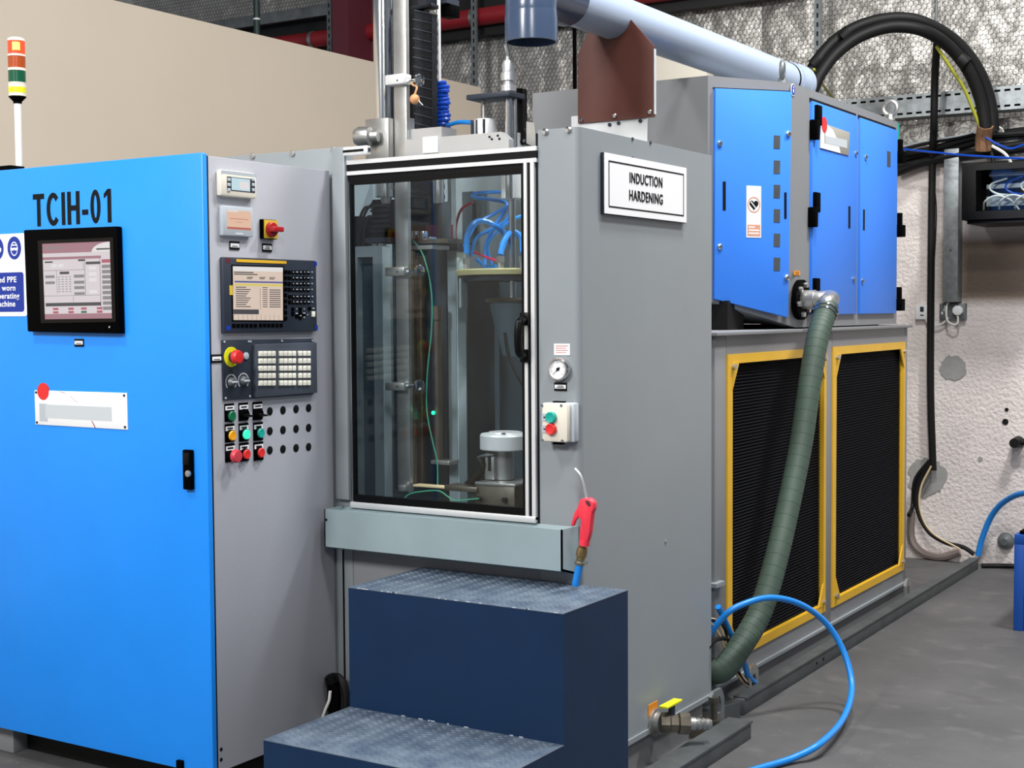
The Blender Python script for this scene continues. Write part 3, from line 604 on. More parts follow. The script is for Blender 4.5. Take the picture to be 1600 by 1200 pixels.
# pacemaker warning sign
X2 = A+cn*.014
def c2(px, py): return PP(px, py, X2, cn)
cc = (c2(1166, 291)+c2(1189, 371))/2
t = thing('warning_sign', 'small white prohibition sign with black heart on the blue corner door', 'sign', cc)
up = V((0, 0, 1)); p00, p11 = c2(1166, 371), c2(1189, 291); sw = (p11-p00).dot(cu); sh = p11.z-p00.z
def sp(a, b): return p00+cu*(a*sw)+up*(b*sh)
part(MB().slab([sp(0, 0), sp(1, 0), sp(1, 1), sp(0, 1)], cn, .0015, 0), 'sheet', 'wprint', t)
o = sp(.5, .635); rr = sw*.44; circ = lambda r: [o+cu*(r*math.cos(q))+up*(r*math.sin(q)) for q in [2*math.pi*i/28 for i in range(28)]]
part(MB().plate(circ(rr), circ(rr*.84), cn, .0022, .001), 'ring', 'paint_ring', t)
hp = [o+cu*(rr*.044*16*math.sin(q)**3)+up*(rr*.044*(13*math.cos(q)-5*math.cos(2*q)-2*math.cos(3*q)-math.cos(4*q))) for q in [2*math.pi*i/30 for i in range(30)]]
part(MB().slab(hp, cn, .0022, .001), 'heart', 'ink', t)
d1 = (cu*-.7+up*.7).normalized(); d2 = (cu*.7+up*.7).normalized()
part(MB().slab([o+d1*(rr*.62)-d2*rr*.02, o+d1*(rr*.62)-d2*rr*.16, o-d1*(rr*.45)-d2*rr*.16, o-d1*(rr*.45)-d2*rr*.02], cn, .0027, .0022), 'white_slash', 'wprint', t)
part(MB().slab([sp(.06, .03), sp(.94, .03), sp(.94, .25), sp(.06, .25)], cn, .0022, .001), 'text_field', 'paint_ring', t)
q = MB()
for k in range(3): q.slab([sp(.14, .07+.06*k), sp(.86-.3*(k == 2), .07+.06*k), sp(.86-.3*(k == 2), .095+.06*k), sp(.14, .095+.06*k)], cn, .0026, .0022)
part(q, 'text_lines', 'wprint', t)

# ================================================================== exhaust duct
DX, DZ = -2.47, 2.578; PE = PX(1266, 128, DX+.06).y
t = thing('exhaust_duct', 'grey plastic exhaust pipe with down turned elbow over the machine', 'duct', (DX, 5.5, DZ))
part(MB().cyl((DX, 4.30, DZ), (DX, PE, DZ), .081, n=32), 'pipe', 'duct', t)
part(MB().lathe((DX, 4.12, DZ), (0, 1, 0), [(0, .092), (.21, .092), (.215, .088), (.215, .080)], 32, False), 'socket', 'elbow', t)
EY = 4.09; ez = PY(832, 66, EY).z
prof = [(DX, EY, ez+.02), (DX, EY, DZ-.06), (DX, EY+.03, DZ-.015), (DX, EY+.10, DZ)]
part(MB().tube([(DX, EY, DZ-.10), (DX, EY, DZ-.06), (DX, EY+.015, DZ-.02), (DX, EY+.055, DZ-.004), (DX, EY+.12, DZ)], .086, 32), 'elbow', 'elbow', t)
part(MB().lathe((DX, EY, DZ-.08), (0, 0, -1), [(0, .086), (.03, .0885), (DZ-.08-ez, .0885), (DZ-.08-ez, .081), (0, .081)], 40, False), 'outlet', 'elbow', t)
part(MB().lathe((DX, PE-.14, DZ), (0, 1, 0), [(0, .081), (0, .089), (.10, .089), (.10, .093), (.14, .093), (.14, .081)], 32), 'collar', 'duct', t)
part(MB().lathe((DX, PE-.19, DZ), (0, 1, 0), [(0, .081), (0, .0835), (.012, .0835), (.012, .081)], 32), 'clamp_ring', 'black', t)
# brown saddle plate carrying the duct
BY = 4.66
bp = lambda px, py: PY(px, py, BY)
cc = V((DX, BY, DZ)); l, r_ = bp(903, 190).x, bp(1022, 190).x; z0 = bp(903, 193).z; zs = bp(1022, 72).z
t = thing('duct_bracket', 'brown steel saddle plate holding up the grey duct', 'bracket', ((l+r_)/2, BY, z0))
arc = [cc+V((.082*math.cos(q), 0, .082*math.sin(q))) for q in [math.radians(d) for d in range(-165, -14, 10)]]
ang = bp(992, 38)
pl = [V((l, BY, z0)), V((r_, BY, z0)), V((r_, BY, zs)), V((ang.x, BY, ang.z))]+list(reversed(arc))+[V((2*DX-ang.x, BY, ang.z)), V((l, BY, zs))]
mb = MB(); n_ = len(pl); va = [mb.bm.verts.new(p) for p in pl]; vb = [mb.bm.verts.new(p+V((0, .008, 0))) for p in pl]
es = [mb.bm.edges.new((va[i], va[(i+1) % n_])) for i in range(n_)]; eb = [mb.bm.edges.new((vb[i], vb[(i+1) % n_])) for i in range(n_)]
bmesh.ops.triangle_fill(mb.bm, edges=es, use_beauty=True); bmesh.ops.triangle_fill(mb.bm, edges=eb, use_beauty=True)
for i in range(n_): mb._f([va[i], va[(i+1) % n_], vb[(i+1) % n_], vb[i]])
bmesh.ops.recalc_face_normals(mb.bm, faces=mb.bm.faces)
part(mb, 'saddle_plate', 'brown', t)
part(MB().box(r_, r_+.004, BY-.001, BY+.009, z0+.01, zs-.01), 'edge_strip', 'smudge', t)
for px, py in ((909, 187), (961, 181), (1016, 175)): screw_on(bp(px, py), NY, .008, t, 'bolt')
wl, wr = bp(935, 200).x, bp(1009, 200).x
part(MB().box(wl-.12, wr, BY+.009, BY+.014, 1.95, z0+.03), 'white_plate', 'aluwhite', t, 'white base plate')
for px, py in ((953, 195), (967, 192.5), (1001, 189)): p_ = PY(px, py, BY+.009); part(MB().cyl(p_, p_+NY*.005, .007, n=10), 'screw', 'slate', t)

# ================================================================== green coolant hose with flange
FC = PX(1247.5, 468.5, XU)
hp_ = [PX(px, py, x) for px, py, x in ((1293, 478, -1.985), (1287, 497, -1.985), (1277, 530, -1.985), (1265, 600, -1.985), (1252, 690, -1.985), (1234, 780, -1.985), (1211, 880, -1.985), (1188, 955, -2.0), (1158, 1008, -2.03), (1126, 1048, -2.075))]+[V((-2.16, 4.745, .19)), V((-2.28, 4.73, .15))]
t = thing('coolant_hose', 'dark green ribbed hose running from blue cabinet down to the floor', 'hose', hp_[-3])
hb = part(MB().tube(hp_, .0455, 18, 10), 'hose', 'hosegreen', t)
P = catmull(hp_, 10); q = MB()
for i in range(3, len(P)-1, 2): q.torus(P[i], (P[i+1]-P[i-1]), .0448, .0014, 18, 4)
part(q, 'rib_rings', 'hosegreen', t, stuff=True)
part(MB().lathe(FC, NX, [(0, .085), (.022, .085), (.022, .045)], 28), 'flange', 'black', t)
for k in range(6):
    a = 2*math.pi*k/6+.3; c = FC+V((.022, .063*math.cos(a), .063*math.sin(a))); part(MB().cyl(c, c+NX*.014, .012, n=6), 'flange_bolt', 'steel', t)
part(MB().tube([FC+NX*.02, FC+NX*.10, FC+NX*.13+V((0, .03, .003)), hp_[0]+V((-.002, .0, .014)), hp_[0]+V((0, -.004, -.02))], .036, 16), 'pipe_elbow', 'steel', t)
part(MB().cyl(FC+NX*.022, FC+NX*.075, .041, n=20), 'coupling', 'steel', t)
for k in (.15, .45): c = hp_[0].lerp(hp_[1], k+.2); part(MB().torus(c, hp_[1]-hp_[0], .046, .005, 24, 6), 'hose_clip', 'chrome', t)
# blue air hose loop on the right of the machine
solo(MB().tube([PX(1108, 992, -2.09), PX(1125, 970, -2.05), PX(1150, 949, -2.0), PX(1200, 934, -1.93), PX(1250, 944, -1.86), PX(1292, 975, -1.80), PX(1320, 1023, -1.74), PX(1331, 1075, -1.69), PX(1318, 1122, -1.64), PZ(1284, 1160, .05), PZ(1240, 1184, .02), PZ(1185, 1201, .012), PZ(1100, 1225, .012), PZ(1000, 1240, .012)], .0115, 12), 'air_hose', 'bluehose', 'big loop of bright blue air hose standing on the floor', 'hose')
t = thing('wire_bundle', 'loose bundle of blue, black and tan cables behind the green hose', 'cable', PX(1150, 1040, -2.06))
for l, r, mt, nm in (([(1122, 948), (1132, 968), (1146, 1000), (1160, 1030), (1172, 1060), (1194, 1076)], .011, 'bluehose', 'blue_cable'), ([(1108, 968), (1122, 972), (1134, 985), (1136, 1010), (1148, 1035), (1160, 1062), (1180, 1076)], .007, 'rubber', 'black_cable'),
                     ([(1106, 1012), (1118, 1000), (1134, 998), (1150, 1012), (1165, 1040), (1172, 1062), (1188, 1077)], .009, 'rubber', 'black_cable'), ([(1108, 966), (1120, 970), (1128, 985), (1138, 1015), (1152, 1045), (1168, 1068), (1178, 1078)], .0045, 'tan', 'tan_cable'), ([(1104, 970), (1112, 975), (1126, 996), (1134, 1016), (1150, 1052), (1174, 1078)], .0045, 'tan', 'tan_cable')):
    part(MB().tube([PX(px, py, -2.075) for px, py in l], r, 8), nm, mt, t)

# ================================================================== induction hardening machine: enclosure and window
t = thing('hardening_machine', 'tall grey machine enclosure with glazed sliding door and side panel', 'machine', (-2.6, 4.2, 0))
xj = PY(842, 500, YF).x                      # right edge of the opening
xl = PY(548, 500, YF).x                      # left edge of the opening
zs = PY(700, 800, YF).z                      # sill
# right hand column and side panel, with a rolled front corner
r = .022; arc = [(XS-r+r*math.sin(a), YF+r-r*math.cos(a)) for a in [math.pi/2*i/6 for i in range(7)]]
sec = [(xj, YF+.05), (xj, YF)]+arc+[(XS, 4.65), (XS-.012, 4.65), (XS-.012, YF+.05)]
part(MB().hexa([(x, y, .125) for x, y in sec], [(x, y, ZT) for x, y in sec]), 'side_panel', 'grey', t)
part(MB().box(XS-.16, XS-.012, YF+.06, YF+.10, .125, ZT-.002), 'inner_jamb', 'inner', t)
part(MB().box(XS-.30, XS+.006, YF+.02, 4.66, .108, .125), 'base_lip', 'grey', t)
part(MB().box(xl-.06, XS-.012, YF+.03, 4.60, .0, .108), 'plinth', 'grey2', t)
part(MB().box(xl-.62, xl-.004, YF, YF+.03, .10, ZT, .004), 'front_panel', 'grey', t)
part(MB().box(xl-.055, xl-.001, YF-.022, YF, .88, ZT-.004, .004), 'left_jamb', 'grey', t)
part(MB().box(xl-.003, xj+.0, YF, YF+.03, .10, zs, .003), 'lower_panel', 'grey2', t)
part(MB().box(xl-.62, XS-.012, 4.60, 4.64, .1, ZT, .003), 'back_panel', 'inner', t)
part(MB().box(xl-.62, xl-.60, YF+.03, 4.60, .1, ZT), 'left_panel', 'inner', t)
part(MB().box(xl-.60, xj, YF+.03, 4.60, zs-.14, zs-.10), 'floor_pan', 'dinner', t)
part(MB().box(xl-.045, xl-.040, YF-.004, YF+.002, .1, .78), 'seam', 'ink', t)
for px, py in ((395, 243.5), (457.5, 239.5), (521.5, 234)): p = PY(px, py, YF); part(MB().lathe(p, NY, [(0, .011), (.005, .011), (.006, .007)], 14), 'screw', 'steel', t)
for px, py in ((853, 206), (889, 203)): p = PY(px, py, YF); part(MB().lathe(p, NY, [(0, .011), (.006, .010), (.007, .006)], 14), 'screw', 'chrome', t)
for px, py in ((988, 217), (1016, 223), (1040, 846), (988, 247), (1016, 254)): p = PX(px, py, XS); part(MB().cyl(p-NX*.002, p+NX*.003, .005, n=10), 'screw', 'slate' if py < 300 else 'steel', t)
# aluminium profile: slotted extrusion
def profile_x(mb, x0, x1, y, z0, z1, gro=((.28, .42), (.66, .80))):
    d = .028; h = z1-z0; pts_ = [(y+d, z0), (y, z0)]
    for a, b in gro: pts_ += [(y, z0+h*a), (y+.012, z0+h*a), (y+.012, z0+h*b), (y, z0+h*b)]
    pts_ += [(y, z1), (y+d, z1)]
    return mb.hexa([(x0, a, b) for a, b in pts_], [(x1, a, b) for a, b in pts_])
def profile_z(mb, z0, z1, y, x0, x1, gro=((.36, .64),)):
    d = .028; w_ = x1-x0; pts_ = [(x0, y+d), (x0, y)]
    for a, b in gro: pts_ += [(x0+w_*a, y), (x0+w_*a, y+.012), (x0+w_*b, y+.012), (x0+w_*b, y)]
    pts_ += [(x1, y), (x1, y+d)]
    return mb.hexa([(a, b, z0) for a, b in pts_], [(a, b, z1) for a, b in pts_])
rz1, rz0 = PY(547, 248, YF).z, PY(547, 262, YF).z
zt2 = PY(833, 228, YF).z
part(profile_x(MB(), xl-.0, xj+.0, YF-.012, zt2-.050, zt2-.002, ((.26, .72),)), 'top_rail', 'aluwhite', t)
part(MB().box(xl, xj, YF-.009, YF-.001, zt2-.0385, zt2-.0150), 'rail_slot', 'ink', t)
part(MB().box(xl, xj, YF-.004, YF+.02, zt2-.066, zt2-.050), 'rail_seal', 'ink', t)
e = part(MB().box(xl-.0, xl+.10, YF-.03, YF-.012, zt2+.012, zt2+.04, .002), 'rail_end', 'aluwhite', t)
part(MB().box(xl+.0, xl+.085, YF-.031, YF-.03, zt2+.022, zt2+.030), 'end_slot', 'ink', e)
part(MB().box(xl+.1, xl+.103, YF-.026, YF-.016, zt2+.020, zt2+.032), 'end_core', 'slate', e)
# fixed rail at the right of the door
xr0, xr1 = PY(823, 500, YF).x, PY(839, 500, YF).x
part(profile_z(MB(), zs-.0, zt2-.04, YF-.014, xr0, xr1, ((.30, .64),)), 'guide_post', 'aluwhite', t)
part(MB().box(xr0+.010, xr1-.0125, YF-.009, YF-.001, zs, zt2-.05), 'post_slot', 'ink', t)
part(MB().box(xr1+.0, xj-.0, YF-.002, YF+.02, zs-.012, ZT-.01), 'post_seal', 'ink', t)
# sliding glazed door
dx0, dx1 = xl+.012, xr0; dz0, dz1 = zs+.012, zt2-.066
dr = part(MB().plate([(dx0, YF-.01, dz0), (dx1, YF-.01, dz0), (dx1, YF-.01, dz1), (dx0, YF-.01, dz1)], [(dx0+.007, YF-.01, dz0+.022), (dx1-.009, YF-.01, dz0+.022), (dx1-.009, YF-.01, dz1-.016), (dx0+.007, YF-.01, dz1-.016)], NY, .004, -.014), 'door_frame', 'gloss', t)
part(MB().box(dx0+.004, dx1-.005, YF-.006, YF-.002, dz0+.015, dz1-.010), 'glass_pane', 'glass', dr)
part(MB().box(xl, xr1, YF-.016, YF+.0, zs-.010, zs+.010, .002), 'bottom_rail', 'aluwhite', t)
hz0, hz1 = PY(825, 566, YF).z, PY(825, 488, YF).z; hx = PY(825.5, 525, YF).x
part(MB().tube([(hx, YF-.016, hz0+.02), (hx, YF-.055, hz0+.035), (hx, YF-.055, hz1-.035), (hx, YF-.016, hz1-.02)], .012, 10).box(hx-.016, hx+.016, YF-.026, YF-.014, hz0, hz0+.04, .004).box(hx-.016, hx+.016, YF-.026, YF-.014, hz1-.04, hz1, .004), 'handle', 'gloss', dr)
# drip trough under the door
ty = YF-.10; tx0, tx1 = PY(507, 820, ty).x, PY(876, 850, ty).x+.004; tzt, tzb, tzk = PY(700, 813, ty).z, PY(700, 873, ty).z, PY(895, 897, YF).z
tzt = (PY(507, 797, ty).z+PY(876, 826, ty).z)/2; tzb = (PY(506, 856, ty).z+PY(876, 890, ty).z)/2
tr = part(MB().hexa([(tx0, ty, tzb), (tx0, ty, tzt), (tx0, ty+.006, tzt), (tx0, ty+.006, tzb+.006), (tx0, YF-.001, tzk+.006), (tx0, YF-.001, tzk)], [(tx1, ty, tzb), (tx1, ty, tzt), (tx1, ty+.006, tzt), (tx1, ty+.006, tzb+.006), (tx1, YF-.001, tzk+.006), (tx1, YF-.001, tzk)]), 'drip_trough', 'teal', t)
for x in (tx0, tx1-.004): part(MB().hexa([(x, ty, tzb), (x, ty, tzt), (x, YF-.001, tzt-.0), (x, YF-.001, tzk)], [(x+.004, ty, tzb), (x+.004, ty, tzt), (x+.004, YF-.001, tzt-.0), (x+.004, YF-.001, tzk)]), 'trough_end', 'teal', tr)
part(MB().hexa([(tx0+.004, YF-.002, zs-.012), (tx0+.004, ty+.03, tzt-.07), (tx0+.004, YF-.002, tzt-.075)], [(tx1-.004, YF-.002, zs-.012), (tx1-.004, ty+.03, tzt-.07), (tx1-.004, YF-.002, tzt-.075)]), 'sloped_sill', 'teal', tr)
p = PY(510, 812, ty); part(MB().cyl(p, p+NY*.003, .004, n=8), 'rivet', 'ink', tr)
# gauge, labels, push button station on the column
c = PY(877, 576.5, YF); R_ = .0345
g = part(MB().lathe(c, NY, [(0, R_), (.022, R_), (.026, R_*.94), (.026, R_*.84), (.018, R_*.82)], 36), 'pressure_gauge', 'chrome', t, 'round chrome pressure gauge with white dial')
part(MB().cyl(c+NY*.018, c+NY*.0195, R_*.83, n=36), 'dial', 'wprint', g)
q = MB()
for k in range(21):
    a = math.radians(225-270*k/20); d = V((math.cos(a), 0, math.sin(a))); s_ = V((-d.z, 0, d.x)); L = .62 if k % 5 else .52
    q.slab([c+d*(R_*.74)+s_*.0005, c+d*(R_*.74)-s_*.0005, c+d*(R_*L)-s_*.0005, c+d*(R_*L)+s_*.0005], NY, .0200, .0195)
part(q, 'dial_marks', 'ink', g, stuff=True)
a = math.radians(222); d = V((math.cos(a), 0, math.sin(a))); s_ = V((-d.z, 0, d.x))
part(MB().slab([c+d*(R_*.62), c+s_*.002-d*.008, c-s_*.002-d*.008], NY, .0212, .0205).cyl(c+NY*.0195, c+NY*.022, .005, n=12), 'needle', 'ink', g)
def label_plate(mb_par, pa, pb, ax, v, n, lines=2):
    x0, x1, z0, z1 = rect(pa, pb, ax, v); h = z1-z0; o = MB().xrect(pa, pb, v, .003) if ax == 0 else MB().yrect(pa, pb, v, .003)
    L = part(o, 'label_holder', 'ink', mb_par); i0, i1 = (V((v, x0, 0)), V((v, x1, 0))) if ax == 0 else (V((x0, v, 0)), V((x1, v, 0)))
    def s_(u0, u1, w0, w1, f, b): 
        a_, b_ = i0.lerp(i1, u0), i0.lerp(i1, u1); return [V((a_.x, a_.y, z0+h*w0)), V((b_.x, b_.y, z0+h*w0)), V((b_.x, b_.y, z0+h*w1)), V((a_.x, a_.y, z0+h*w1))]
    part(MB().slab(s_(.06, .94, .28, .74, 0, 0), n, .0036, .002), 'label_strip', 'wprint', L)
    q = MB()
    for k in range(lines): w0 = .36+.18*k; q.slab(s_(.2+.1*(k % 2), .8-.05*k, w0, w0+.09, 0, 0), n, .004, .0036)
    part(q, 'label_text', 'ink', L); return L
part(MB().yrect((866, 537), (891, 555), YF, .002), 'spec_label', 'wprint', t)
q = MB()
for k in range(4): q.yrect((869, 540+3.4*k), (888-3*(k % 2), 541+3.4*k), YF, .0026, .002)
part(q, 'spec_lines', 'signred', t)
label_plate(t, (866.5, 597.5), (886, 611), 1, YF, NY)
bx0, bx1, bz0, bz1 = rect((846, 629), (887, 692), 1, YF-.05)
bs = part(MB().box(bx0, bx1+.012, YF-.03, YF, bz0, bz1, .006), 'button_station', 'hgrey', t, 'white two button control box')
part(MB().box(bx0, bx1, YF-.052, YF-.028, bz0, bz1, .008), 'box_cover', 'cream', bs)
for px, py in ((847.5, 633.5), (877.5, 633.5), (848, 687.5), (879, 688.5)): p = PY(px, py, YF-.05); part(MB().cyl(p+NY*.001, p+NY*.004, .004, n=8), 'screw', 'darkgalv', bs)
for py, mt in ((652, 'teallens'), (670.5, 'red')):
    p = PY(862.5, py, YF-.052); part(MB().lathe(p, NY, [(0, .0168), (.012, .0168), (.014, .0145), (.013, .012)], 24), 'push_button', mt, bs)
    a_ = PY(847, py-6, YF-.052); b_ = PY(857, py+6, YF-.052); L = part(MB().box(a_.x, b_.x, YF-.054, YF-.051, b_.z, a_.z), 'legend', 'hgrey', bs)
    part(MB().box(a_.x+.006, b_.x-.006, YF-.0545, YF-.0535, (a_.z+b_.z)/2-.002, (a_.z+b_.z)/2+.002), 'legend_text', 'ink', L)
part(MB().box(bx0+.03, bx0+.06, YF-.035, YF-.015, bz0-.008, bz0), 'gland', 'black', bs); part(MB().box(bx0+.03, bx0+.065, YF-.035, YF-.015, bz1, bz1+.004), 'gland', 'black', bs)
# drain valve and foot on the side
p = PX(1022, 1128, XS)
v_ = part(MB().lathe(p-NX*.01, NX, [(0, .046), (.02, .046), (.022, .036), (.04, .036)], 18), 'drain_valve', 'steel', t, 'steel ball valve with yellow lever')
p0 = p+NX*.02
part(MB().lathe(p0, (.8, .6, -.06), [(0, .036), (.03, .036), (.035, .030), (.06, .030), (.065, .036), (.10, .036), (.10, .028)], 8), 'valve_body', 'dsteel', v_)
part(MB().lathe(p0+V((.8, .6, -.06)).normalized()*.10, (.8, .6, -.06), [(0, .022), (.02, .022), (.024, .018), (.032, .021), (.04, .017), (.048, .021), (.056, .017), (.064, .020), (.075, .015)], 12), 'hose_barb', 'steel', v_)
c = p0+V((.03, .03, .045)); part(MB().cyl(c-V((0, 0, .02)), c+V((0, 0, .012)), .012, n=10), 'stem', 'slate', v_)
part(MB().hexa([c+V((-.02, -.055, .012)), c+V((.012, -.055, .012)), c+V((.016, .05, .014)), c+V((-.016, .05, .014))], [c+V((-.02, -.055, .02)), c+V((.012, -.055, .02)), c+V((.016, .05, .022)), c+V((-.016, .05, .022))], .002), 'lever', 'acid', v_)
part(MB().xrect((1012.5, 1102), (1027, 1112), XS, .002), 'orange_label', 'orange', t)
yq = 4.56
fp = part(MB().box(XS-.02, XS+.11, yq-.06, yq+.06, .03, .05, .003).box(XS-.02, XS+.12, yq-.07, yq+.07, 0, .03), 'foot_plate', 'dsteel', t)
part(MB().plate([(XS+.05, yq-.01, .05), (XS+.05, yq+.06, .05), (XS+.05, yq+.06, .13), (XS+.05, yq+.035, .165), (XS+.05, yq-.03, .165), (XS+.05, yq-.05, .15)], [(XS+.05, yq+.0, .08), (XS+.05, yq+.03, .08), (XS+.05, yq+.035, .11), (XS+.05, yq+.02, .14), (XS+.05, yq-.015, .14), (XS+.05, yq-.02, .12)], NX, .014, 0), 'lifting_lug', 'darkgalv', fp)
part(MB().cyl((XS+.07, yq-.04, .05), (XS+.07, yq-.04, .14), .011, n=10).cyl((XS+.07, yq-.04, .05), (XS+.07, yq-.04, .072), .022, n=6).cyl((XS+.07, yq-.04, .13), (XS+.07, yq-.04, .15), .016, n=6), 'levelling_bolt', 'dsteel', fp)
# sign on the side
X_ = lambda px, py: PX(px, py, XS)
y0, y1, z0, z1 = rect((938, 333), (1067, 262), 0, XS)
z0 = (X_(938, 333).z+X_(1064, 350).z)/2; z1 = (X_(938, 239).z+X_(1067, 262).z)/2
s = thing('machine_sign', 'white rectangular sign reading INDUCTION HARDENING on the grey machine side', 'sign', (XS, (y0+y1)/2, z0))
part(MB().box(XS+.001, XS+.012, y0, y1, z0, z1, .001), 'backing_board', 'slate', s)
part(MB().box(XS+.010, XS+.0135, y0+.002, y1, z0+.002, z1), 'face', 'wprint', s)
i0 = .022; th = .0045
part(MB().plate([(XS, y0+i0*1.3, z0+i0), (XS, y1-i0, z0+i0), (XS, y1-i0, z1-i0), (XS, y0+i0*1.3, z1-i0)], [(XS, y0+i0*1.3+th, z0+i0+th), (XS, y1-i0-th, z0+i0+th), (XS, y1-i0-th, z1-i0-th), (XS, y0+i0*1.3+th, z1-i0-th)], NX, .0142, .013), 'border', 'ink', s)
yc = (X_(1003, 284).y+X_(1004.5, 310).y)/2
za, zb_ = X_(1005, 283).z, X_(1004, 309.5).z
for tx_, z_ in (('INDUCTION', za), ('HARDENING', zb_)): part(MB().text(tx_, (XS+.0135, yc, z_), .0455, (0, 1, 0), NX, .86, .0006), 'lettering', 'ink', s)

# ================================================================== inside the machine, seen through the door
def yb(mb, a, b, y0, y1, bev=0):             # box whose front face spans two survey points on plane y0
    x0, x1, z0, z1 = rect(a, b, 1, y0); return mb.box(x0, x1, y0, y1, z0, z1, bev)
zf = zs-.10                                   # floor of the working chamber
def vz(px, py, y): return PY(px, py, y).z
# portal frames
y0 = 4.05; xa = PY(597, 500, y0).x; yk = PX(609.5, 500, xa).y; xw = PY(583.5, 500, y0).x; xl0, xl1 = PY(546, 500, y0).x, PY(559.5, 500, y0).x; zt_ = vz(590, 384, y0); zt3 = vz(590, 401, y0)
t = thing('portal_stand', 'pale grey portal frame at the left inside the glazed machine', 'frame', (xw, y0, zf))
part(MB().box(xw, xa, y0, yk, zf, zt3), 'post', 'inner', t); part(MB().box(xl0, xl1, y0, yk, zf, zt3), 'post', 'inner', t)
part(MB().box(xl0, xa, y0, yk, zt3, zt_), 'top_beam', 'inner', t)
part(MB().box(xa-.0, xa+.003, y0+.004, yk, zf, zt_-.004), 'lit_side_face', 'litside', t, 'pale blue grey lit side of the post')  # thin paler sheet: light on the post side put in as colour
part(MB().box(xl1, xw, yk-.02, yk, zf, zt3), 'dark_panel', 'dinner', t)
y1 = 4.12; xb = PY(713, 500, y1).x; yk2 = PX(727, 500, xb).y; xc = PY(700, 500, y1).x; z2 = vz(705, 392, y1)
t = thing('upright_stand', 'pale grey upright post left of the yellow inductor plate', 'frame', (xc, y1, zf))
part(MB().box(xc, xb, y1, yk2, zf, z2), 'post', 'inner', t); part(MB().box(xb, xb+.003, y1+.004, yk2, zf, z2-.004), 'lit_side_face', 'litside', t)
part(MB().box(xc-.004, xb+.02, y1-.02, yk2, z2, z2+.03), 'head_plate', 'slate', t)
xd = PY(752, 600, 4.35).x
part(MB().box(xb+.03, xb+.05, y1+.2, y1+.46, zf, z2-.1), 'rear_plate', 'dinner', t)
# dark cladding between the two posts
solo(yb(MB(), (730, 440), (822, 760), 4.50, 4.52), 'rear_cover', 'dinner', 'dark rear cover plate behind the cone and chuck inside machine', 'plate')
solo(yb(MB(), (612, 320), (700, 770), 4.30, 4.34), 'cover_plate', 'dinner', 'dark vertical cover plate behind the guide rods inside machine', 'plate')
# motor on the left frame
c = PY(592, 378, 4.16)
t = thing('drive_motor', 'black drive motor standing on the left portal frame inside machine', 'motor', c)
mz = vz(592, 310, 4.16)
part(yb(MB(), (580, 312), (606, 372), 4.12, 4.24, .006), 'motor_body', 'black', t)
q = MB()
for k in range(6): a_, b_ = PY(579, 320+8*k, 4.115), PY(607, 322+8*k, 4.115); q.box(a_.x, b_.x, 4.113, 4.121, b_.z, a_.z)
part(q, 'cooling_fins', 'rubber', t, stuff=True)
for px in (586, 598): p = PY(px, 376, 4.13); part(MB().lathe((p.x, 4.13, zt_), (0, 0, 1), [(0, .013), (.012, .013), (.018, .005)], 12), 'cap_nut', 'chrome', t)
part(yb(MB(), (570, 372), (610, 378), 4.10, 4.24), 'foot_plate', 'slate', t)
for k, l in enumerate(([(560, 385), (563, 355), (572, 330), (582, 318)], [(556, 390), (560, 350), (570, 325), (584, 325)], [(566, 392), (568, 360), (574, 340), (582, 338)])): part(MB().tube([PY(px, py, 4.10) for px, py in l], .005, 6), 'motor_cable', 'rubber', t)
part(yb(MB(), (550, 338), (562, 392), 4.16, 4.24, .004), 'junction_box', 'black', t)
# lift column: chrome tube, flat rail, bellows cover, clamps
RYc, TY = 3.93, 4.02
t = thing('lift_column', 'tall lift column with chrome tube, flat rail and black bellows through the machine top', 'column', (PY(625, 500, RYc).x, 4.0, zf))
xq = PY(600.5, 200, TY).x; rq = (PY(613, 200, TY).x-PY(588, 200, TY).x)/2
part(MB().cyl((xq, TY, vz(600, 308, TY)), (xq, TY, 3.0), rq, n=28), 'chrome_tube', 'chrome', t)
part(MB().lathe((xq+.004, TY, vz(607, 318, TY)), (0, 0, 1), [(0, rq*.4), (.05, rq*.9), (.06, rq*.9)], 20), 'tube_end', 'steel', t)
r0, r1 = PY(617, 300, RYc).x, PY(636.5, 300, RYc).x
part(MB().box(r0, r1, RYc, RYc+.02, vz(625, 768, RYc), 3.0, .0015), 'flat_rail', 'steel', t)
part(MB().box(r0-.012, r0, RYc+.012, RYc+.028, vz(625, 768, RYc), 3.0), 'rail_shadow_strip', 'slate', t)  # solid dark strip stands in for the shadow beside the rail
part(MB().cyl((PY(645, 500, 3.97).x, 3.97, vz(645, 762, 3.97)), (PY(645, 500, 3.97).x, 3.97, vz(645, 392, 3.97)), .011, n=14), 'thin_rod', 'bronze', t)
part(MB().cyl((PY(682, 500, 4.06).x, 4.06, vz(682, 722, 4.06)), (PY(682, 500, 4.06).x, 4.06, vz(682, 480, 4.06)), .017, n=18).cyl((PY(682, 500, 4.06).x, 4.06, vz(682, 500, 4.06)), (PY(682, 500, 4.06).x, 4.06, vz(682, 478, 4.06)), .021, n=18), 'guide_rod', 'bronze', t)
part(yb(MB(), (673, 719), (702, 727), 4.03, 4.09, .002), 'rod_clamp', 'steel', t)
part(MB().cyl((PY(657, 500, 4.10).x, 4.10, vz(657, 760, 4.10)), (PY(657, 500, 4.10).x, 4.10, vz(657, 400, 4.10)), .022, n=18), 'guide_rod', 'bronze', t)
